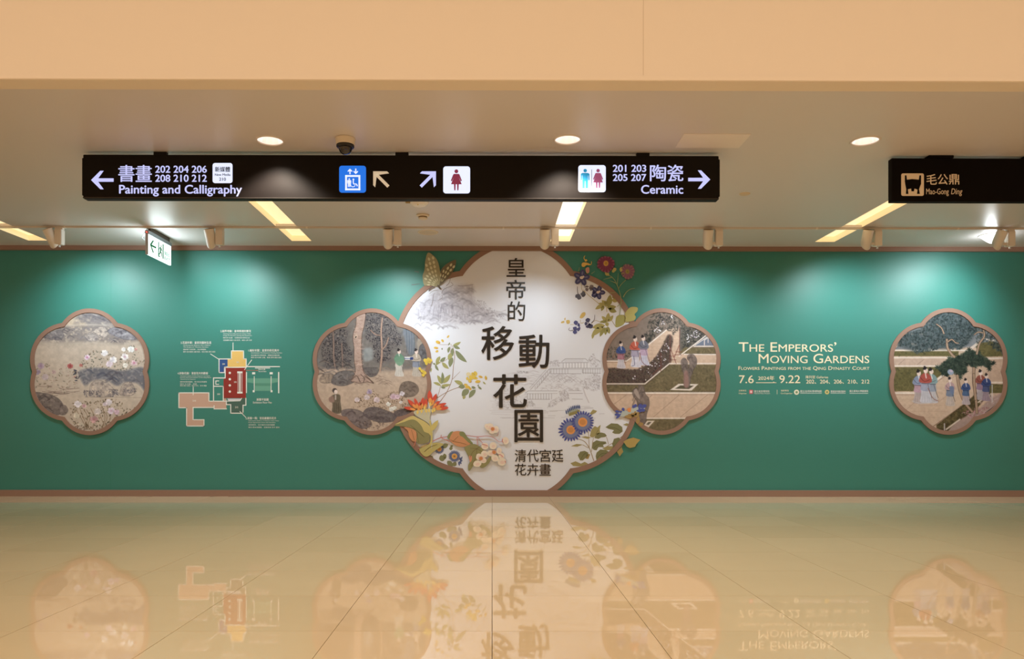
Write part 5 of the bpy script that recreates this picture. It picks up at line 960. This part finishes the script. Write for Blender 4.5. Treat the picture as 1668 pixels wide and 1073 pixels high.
sgp(t, [V((893, 340), (903, 340), (906, 368), (940, 364), (984, 368), (988, 340), (998, 340), (998, 395), (990, 415), (985, 430), (990, 460), (972, 460), (975, 432), (955, 425), (952, 443), (936, 443), (934, 425), (912, 430), (916, 460), (900, 460), (902, 430), (896, 400), (893, 380))], BL2, 'vessel_symbol', .0036, pn)
for i, s_ in enumerate('毛公鼎'): text(SG, s_, 1508+i*18.3, 283.6, 1508+i*18.3+17.2, 300.8, .002, CREAM, t, bold=.012)
text(SG, 'Mao-Gong', 1507.6, 307, 1544.6, 319.4, .002, CREAM, t, bold=.002); text(SG, 'Ding', 1548.4, 307, 1567, 319.4, .002, CREAM, t, bold=.002, shear=.2)

# ------------------------------------------------------------------ exit sign, set at right angles to the wall
class ExitPlane:
    def __init__(s, x, y0, z0, L, H): s.x, s.y0, s.z0, s.L, s.H = x, y0, z0, L, H
    def P(s, u, v, h=0): return Vector((s.x+h, s.y0+u*s.L, s.z0-v*s.H))          # u, v in 0..1 across the lit face
e0 = at(241, 380, 9.99); ex = e0.x
EH, EL = .262, .72; etop = e0.z-.003
t = thing('exit_sign', 'glowing white emergency exit sign with green arrow and running figure, seen obliquely near the left', 'sign', (ex, 9.99, etop))
EXW = mat('exit_sign_face', (240, 250, 248), .5, emit=(222, 246, 244), es=1.6); EXG = mat('exit_green', (20, 130, 80), .5, emit=(16, 150, 90), es=.12); ALU = mat('grey_aluminium', (150, 160, 168), .4, metal=.5)
obj('light_box', bx(ex-.028, ex, 9.99, 9.99+EL, etop-EH, etop, bev=.002), EXW, t); obj('housing', bx(ex-.036, ex+.008, 9.985, 9.995+EL, etop, etop+.045, bev=.003), ALU, t)
obj('end_trim', bx(ex-.03, ex+.004, 9.984, 9.99, etop-EH-.004, etop), mat('end_plastic', (170, 176, 190), .5), t); obj('mounting_arm', bx(ex-.03, ex+.002, 10.06, 10.66, etop+.045, ZC), mat('dark_bracket', (84, 70, 58), .6), t)
obj('status_lamp', lathe([(0, -.006), (.009, 0), (0, .006)], 12, ex-.012, 9.978, etop+.018), mat('red_lamp', (220, 40, 30), .5, emit=(255, 60, 50), es=6), t)
for s_ in (-1, 1): light('exit_sign_glow', 'AREA', (ex-.014+s_*.03, 9.99+EL/2, etop-EH/2), 5.5, (.80, .96, 1), parent=t, rot=(0, R(-90*s_), 0), shape='RECTANGLE', size=EH, size_y=EL)
EP = ExitPlane(ex, 9.99, etop, EL, EH)
def ep(P, name, m=EXG, h=.0015): plate(EP, P, .0001, h, name, m, t)
ep([[(.08, .47), (.2, .18), (.235, .22), (.15, .44), (.335, .44), (.335, .53), (.15, .53), (.24, .78), (.2, .82)]], 'arrow')
ep([rect(.42, .12, .455, .86), rect(.455, .8, .5, .86), rect(.62, .12, .66, .86)], 'door_symbol')
ep([ell(.545, .27, .018, .05, 0, 12), [(.5, .34), (.55, .33), (.57, .42), (.61, .46), (.6, .5), (.55, .47), (.545, .56), (.585, .62), (.6, .8), (.575, .8), (.56, .66), (.52, .62), (.49, .72), (.46, .76), (.45, .71), (.48, .66), (.505, .5), (.51, .4), (.48, .44), (.475, .52), (.46, .5), (.47, .4)]], 'running_figure')
text(EP, '緊急出口', .7, .42, .955, .62, .0015, EXG, t, bold=.02); text(EP, 'EXIT', .7, .7, .955, .86, .0015, EXG, t, bold=.02)
cb = bmesh.new(); o = obj('cable_loop', lathe([(.003, 0), (.003, .03)], 8, ex-.045, 10.0, etop-.03, cb), mat('white_cable', (220, 230, 235), .5), t)
cu = bpy.data.curves.new('cable', 'CURVE'); cu.dimensions = '3D'; cu.bevel_depth = .005; s_ = cu.splines.new('NURBS'); pts = [(ex-.03, 10.07, ZC), (ex-.08, 10.04, etop+.0), (ex-.085, 10.0, etop-.06), (ex-.04, 10.0, etop-.08), (ex-.03, 10.0, etop-.075)]
s_.points.add(4)
for p, c_ in zip(s_.points, pts): p.co = (*c_, 1)
s_.use_endpoint_u = True; s_.order_u = 3
oc = bpy.data.objects.new('cable', cu); COL.objects.link(oc); me = bpy.data.meshes.new_from_object(oc.evaluated_get(bpy.context.evaluated_depsgraph_get())); bpy.data.objects.remove(oc); link('cable', me, mat('white_cable', (220, 230, 235), .5), t)

# ------------------------------------------------------------------ ceiling fittings
RIM = mat('white_metal_rim', (214, 206, 200), .4); REFL = mat('downlight_reflector', (235, 230, 228), .25, metal=.3, emit=(255, 240, 228), es=.55); LAMP = mat('lamp_disc', (255, 255, 255), .5, emit=(255, 244, 240), es=1.5)
for p, lb in zip(DLP, ('round recessed downlight left of the dome camera', 'round recessed downlight above the restroom symbols of the long sign', 'round recessed downlight left of the vessel sign, at the right')):
    t = thing('ceiling_downlight', lb, 'ceiling light', (p.x, p.y, ZC), 'round downlights')
    obj('trim_ring', lathe([(DLR-.004, .004), (DLR-.004, -.006), (DLR+.008, -.008), (DLR+.014, -.002), (DLR+.014, .001)], 40, p.x, p.y, ZC), RIM, t, True)
    bm = lathe([(DLR-.004, .004), (.075, .10), (.07, .12)], 40, p.x, p.y, ZC)
    for k in range(12):      # reflector ribs
        a = 2*PI*k/12; c_, s_ = math.cos(a), math.sin(a); b2 = [bm.verts.new((p.x+r_*c_-w_*s_, p.y+r_*s_+w_*c_, ZC+z_)) for r_, w_, z_ in ((.106, -.004, .008), (.106, .004, .008), (.07, .004, .11), (.07, -.004, .11))]; bm.faces.new(b2)
    obj('reflector', bm, REFL, t, recalc=False); obj('lamp', lathe([(0, .118), (.07, .119)], 32, p.x, p.y, ZC), LAMP, t)
    light('downlight_lamp', 'SPOT', (p.x, p.y, ZC-.01), 150, (1, .87, .72), parent=t, spot_size=R(112), spot_blend=.4, shadow_soft_size=.06)
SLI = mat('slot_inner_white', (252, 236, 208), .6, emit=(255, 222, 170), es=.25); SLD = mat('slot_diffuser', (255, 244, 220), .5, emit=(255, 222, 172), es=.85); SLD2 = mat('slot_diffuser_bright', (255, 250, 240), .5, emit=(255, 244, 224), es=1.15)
for i, x in enumerate(SLX):
    t = thing('slot_light', ('recessed linear slot light at the far left edge of the ceiling', 'recessed linear slot light below the left part of the long sign', 'brightest recessed slot light below the restroom symbols of the long sign', 'recessed linear slot light running behind the vessel sign')[i], 'ceiling light', (x, (SY0+SY1)/2, ZC), 'linear slot lights')
    d_ = .11; bm = bmesh.new()
    for (a, b_) in (((x-SLW, SY0), (x+SLW, SY0)), ((x+SLW, SY0), (x+SLW, SY1)), ((x+SLW, SY1), (x-SLW, SY1)), ((x-SLW, SY1), (x-SLW, SY0))):
        bm.faces.new([bm.verts.new((*a, ZC)), bm.verts.new((*b_, ZC)), bm.verts.new((*b_, ZC+d_)), bm.verts.new((*a, ZC+d_))])
    obj('housing', bm, SLI, t); obj('diffuser', bx(x-SLW+.005, x+SLW-.005, SY0+.005, SY1-.005, ZC+.075, ZC+.085), SLD2 if i == 2 else SLD, t)
    obj('cross_bar', bx(x-SLW, x+SLW, YT-.03, YT+.03, ZC-.002, ZC+.03), CEIL, t)
# dome camera
p = on_ceiling(562.5, 221.5); p.y = 6.9; p.x = at(562.5, 222, 6.9).x
t = thing('dome_camera', 'white ceiling security camera with dark glass dome above the long sign', 'camera', (p.x, p.y, ZC))
obj('mounting_base', lathe([(0, 0), (.088, 0), (.09, -.004), (.09, -.012), (.084, -.016), (.084, -.05), (.076, -.062), (0, -.062)], 40, p.x, p.y, ZC), mat('camera_white', (216, 204, 188), .45), t, True)
obj('dark_ring', lathe([(.078, -.056), (.079, -.074), (.07, -.084), (.06, -.08), (.06, -.056)], 40, p.x, p.y, ZC), mat('camera_black', (24, 20, 22), .35), t, True)
obj('glass_dome', lathe([(.06*math.cos(a*PI/20), -.08-.062*math.sin(a*PI/20)) for a in range(0, 11)], 32, p.x, p.y, ZC), mat('smoked_dome', (18, 12, 16), .08, spec=.8), t, True)
obj('lens', lathe([(.016, -.010), (.02, -.014), (.014, -.018), (0, -.016)], 20, p.x+.01, p.y-.055, ZC-.1), mat('lens_ring', (80, 74, 84), .2, metal=.6), t, True)
# access panel
a, b_ = on_ceiling(1107, 217.6), on_ceiling(1107, 240)
o = obj('access_panel', bx(1.66, 2.245, b_.y if b_.y < a.y else a.y, max(a.y, b_.y), ZC-.004, ZC, bev=.001), mat('access_panel_paint', (228, 220, 214), .6), None); tag(o, 'flat square access panel in the ceiling above the right end of the long sign', 'ceiling panel')
# ceiling speaker, smoke detector, sensor, sprinkler cap
p = on_ceiling(697, 378); t = thing('ceiling_speaker', 'flat round white ceiling speaker cover near the centre track light', 'speaker', (p.x, p.y, ZC)); obj('rim', lathe([(.135, 0), (.132, -.008), (.118, -.009), (.116, -.004)], 40, p.x, p.y, ZC), mat('cream_plastic', (222, 206, 184), .6), t, True); obj('grille', lathe([(0, -.004), (.118, -.004)], 40, p.x, p.y, ZC), mat('cream_grille', (204, 188, 166), .8), t)
p = on_ceiling(688.8, 350); t = thing('smoke_detector', 'small round cream smoke detector below the middle of the long sign', 'smoke detector', (p.x, p.y, ZC)); CP = mat('cream_plastic', (222, 206, 184), .6)
obj('base', lathe([(0, 0), (.078, 0), (.076, -.014), (.06, -.022), (0, -.022)], 36, p.x, p.y, ZC), CP, t, True); obj('vent_ring', lathe([(.052, -.022), (.05, -.036)], 30, p.x, p.y, ZC), mat('vent_dark', (120, 92, 50), .7), t); obj('cap', lathe([(.052, -.034), (.056, -.04), (.05, -.05), (.03, -.056), (0, -.058)], 30, p.x, p.y, ZC), CP, t, True)
p = on_ceiling(683, 328.5); t = thing('motion_sensor', 'boxy white ceiling sensor with yellow dot peeking out under the long sign', 'sensor', (p.x, p.y, ZC))
obj('body', lathe([(0, 0), (.11, 0), (.105, -.02), (.075, -.045), (.04, -.05), (0, -.05)], 8, p.x, p.y, ZC), mat('sensor_white', (236, 230, 224), .5), t); obj('indicator', lathe([(0, -.01), (.009, 0), (0, .004)], 10, p.x-.01, p.y-.06, ZC-.048), mat('yellow_dot', (220, 190, 40), .5), t); obj('bracket', bx(p.x-.155, p.x-.1, p.y-.02, p.y+.02, ZC-.014, ZC), mat('bracket_ochre', (170, 140, 90), .6), t)
p = on_ceiling(1213, 315.5); t = thing('sprinkler_cap', 'tiny round sprinkler cover in the ceiling right of the long sign', 'sprinkler', (p.x, p.y, ZC)); obj('cover', lathe([(0, -.012), (.045, -.012), (.055, -.008), (.06, 0)], 30, p.x, p.y, ZC), mat('cap_cream', (206, 188, 160), .6), t, True)
# emergency lamp at the right, glowing bowl
p = on_ceiling(1616, 383); t = thing('emergency_lamp', 'bright white bowl-shaped emergency lamp behind the rightmost track spotlight', 'ceiling light', (p.x, p.y, ZC))
obj('rim', lathe([(.165, 0), (.165, -.006), (.155, -.008), (.15, -.004)], 36, p.x, p.y, ZC), RIM, t, True); obj('bowl', lathe([(.152, -.005), (.12, -.03), (.07, -.075), (.03, -.1), (0, -.104)], 36, p.x, p.y, ZC), mat('glowing_bowl', (250, 252, 250), .5, emit=(238, 248, 250), es=2.2), t, True)
light('emergency_glow', 'POINT', (p.x-.02, p.y-.02, ZC-.14), 8, (.9, .97, 1), parent=t, shadow_soft_size=.05)

# ------------------------------------------------------------------ lighting track with seven spotlights
SPW = mat('track_white', (224, 214, 204), .5)
t = thing('lighting_track', 'long white ceiling track carrying the row of spotlights above the green wall', 'light track', (0, YT, ZC))
obj('rail', bx(XL+.05, XR-.05, YT-.018, YT+.018, ZC-.022, ZC, bev=.002), mat('rail_white', (212, 202, 192), .5), t)
for px in (106, 500, 820, 1060, 1330, 1560): x = at(px, 370, YT).x; obj('rail_joint', bx(x-.012, x+.012, YT-.0195, YT+.0195, ZC-.024, ZC), mat('joint_white', (232, 224, 214), .5), t)
zr = ZC-.022
def spot(cx, ax, side, label, aim, power, mirror=False):
    """cx: pixel of the barrel centre, ax: pixel of the adapter centre, side: sideways lean in degrees"""
    X = at(ax, 385, YT).x; XB = at(cx, 396, YT).x
    t = thing('track_spotlight', label, 'spotlight', (X, YT, zr), 'spotlights on the ceiling track')
    obj('adapter', bx(X-.05, X+.05, YT-.024, YT+.024, zr-.025, zr+.004, bev=.003), SPW, t)
    obj('gear_box', bx(X-.046, X+.046, YT-.045, YT+.045, zr-.215, zr-.022, bev=.006), SPW, t)
    kb = obj('knob', lathe([(.008, 0), (.008, -.014), (.012, -.016), (.012, -.028), (0, -.03)], 14, X+.0, YT, zr-.215), mat('knob_steel', (225, 225, 230), .3, metal=.4), t)
    M_ = Matrix.Translation((XB, YT-.01, zr-.135)) @ Matrix.Rotation(R(side), 4, 'Y') @ Matrix.Rotation(R(17), 4, 'X')
    r, L, n = .064, .25, 36; bm = bmesh.new(); ro, ri, ca = [], [], []
    def zl(a): return -L/2+.064*(1+math.sin(a))        # hood cut away on the wall side
    for i in range(n):
        a = 2*PI*i/n; c_, s_ = math.cos(a), math.sin(a)
        ro.append([bm.verts.new((r*c_, r*s_, L/2-.006)), bm.verts.new((r*c_, r*s_, zl(a)))]); ri.append([bm.verts.new(((r-.004)*c_, (r-.004)*s_, zl(a))), bm.verts.new(((r-.004)*c_, (r-.004)*s_, .02))])
    for i in range(n):
        j = (i+1) % n; bm.faces.new((ro[i][0], ro[j][0], ro[j][1], ro[i][1])); bm.faces.new((ro[i][1], ro[j][1], ri[j][0], ri[i][0])); bm.faces.new((ri[i][0], ri[j][0], ri[j][1], ri[i][1]))
    bm.transform(M_); obj('barrel', bm, SPW, t, True)
    cp = lathe([(r, L/2-.006), (r-.002, L/2), (r-.008, L/2+.001), (r-.01, L/2-.004), (0, L/2-.004)], n); cp.transform(M_); obj('rear_cap', cp, mat('cap_shade', (190, 164, 132), .6), t)
    ln = lathe([(0, .018), (r-.005, .018)], n); ln.transform(M_); obj('lens', ln, mat('spot_lens', (240, 245, 250), .3, emit=(225, 240, 255), es=6), t)
    sgn = 1 if X > XB else -1
    obj('swivel_arm', bx(min(X, XB)+.03, max(X, XB)-.03, YT-.014, YT+.014, zr-.2, zr-.165, bev=.003), SPW, t)
    v = M_.to_3x3() @ Vector((0, 0, -1)); pos = Vector((XB, YT-.01, zr-.135))+v*.06+Vector((0, .085, 0))
    A = WALL.P(*aim); light('spot_lamp', 'SPOT', pos, power, (.84, .96, 1.0), parent=t, aim=A, spot_size=R(128), spot_blend=1.0, shadow_soft_size=.035)
KS = 150
for a in ((85.5, 97, -19, 'track spotlight at the far left, tilted towards its right', (175, 580), KS*.8), (344, 358, -7, 'track spotlight just right of the exit sign', (360, 580), KS*.8), (632.5, 648, 0, 'upright track spotlight above the tree picture', (640, 690), KS*1.1), (887, 904, 0, 'upright track spotlight above the title panel beside the brightest slot light', (850, 770), KS*.5),
    (1152.5, 1170.5, 0, 'upright track spotlight above the terrace picture', (1165, 680), KS*1.0), (1411, 1429, 4, 'track spotlight near the right slot light, leaning slightly left', (1375, 600), KS*.75), (1625.5, 1645, 16, 'track spotlight at the far right, tilted to the left', (1500, 570), KS*.85)): spot(*a)
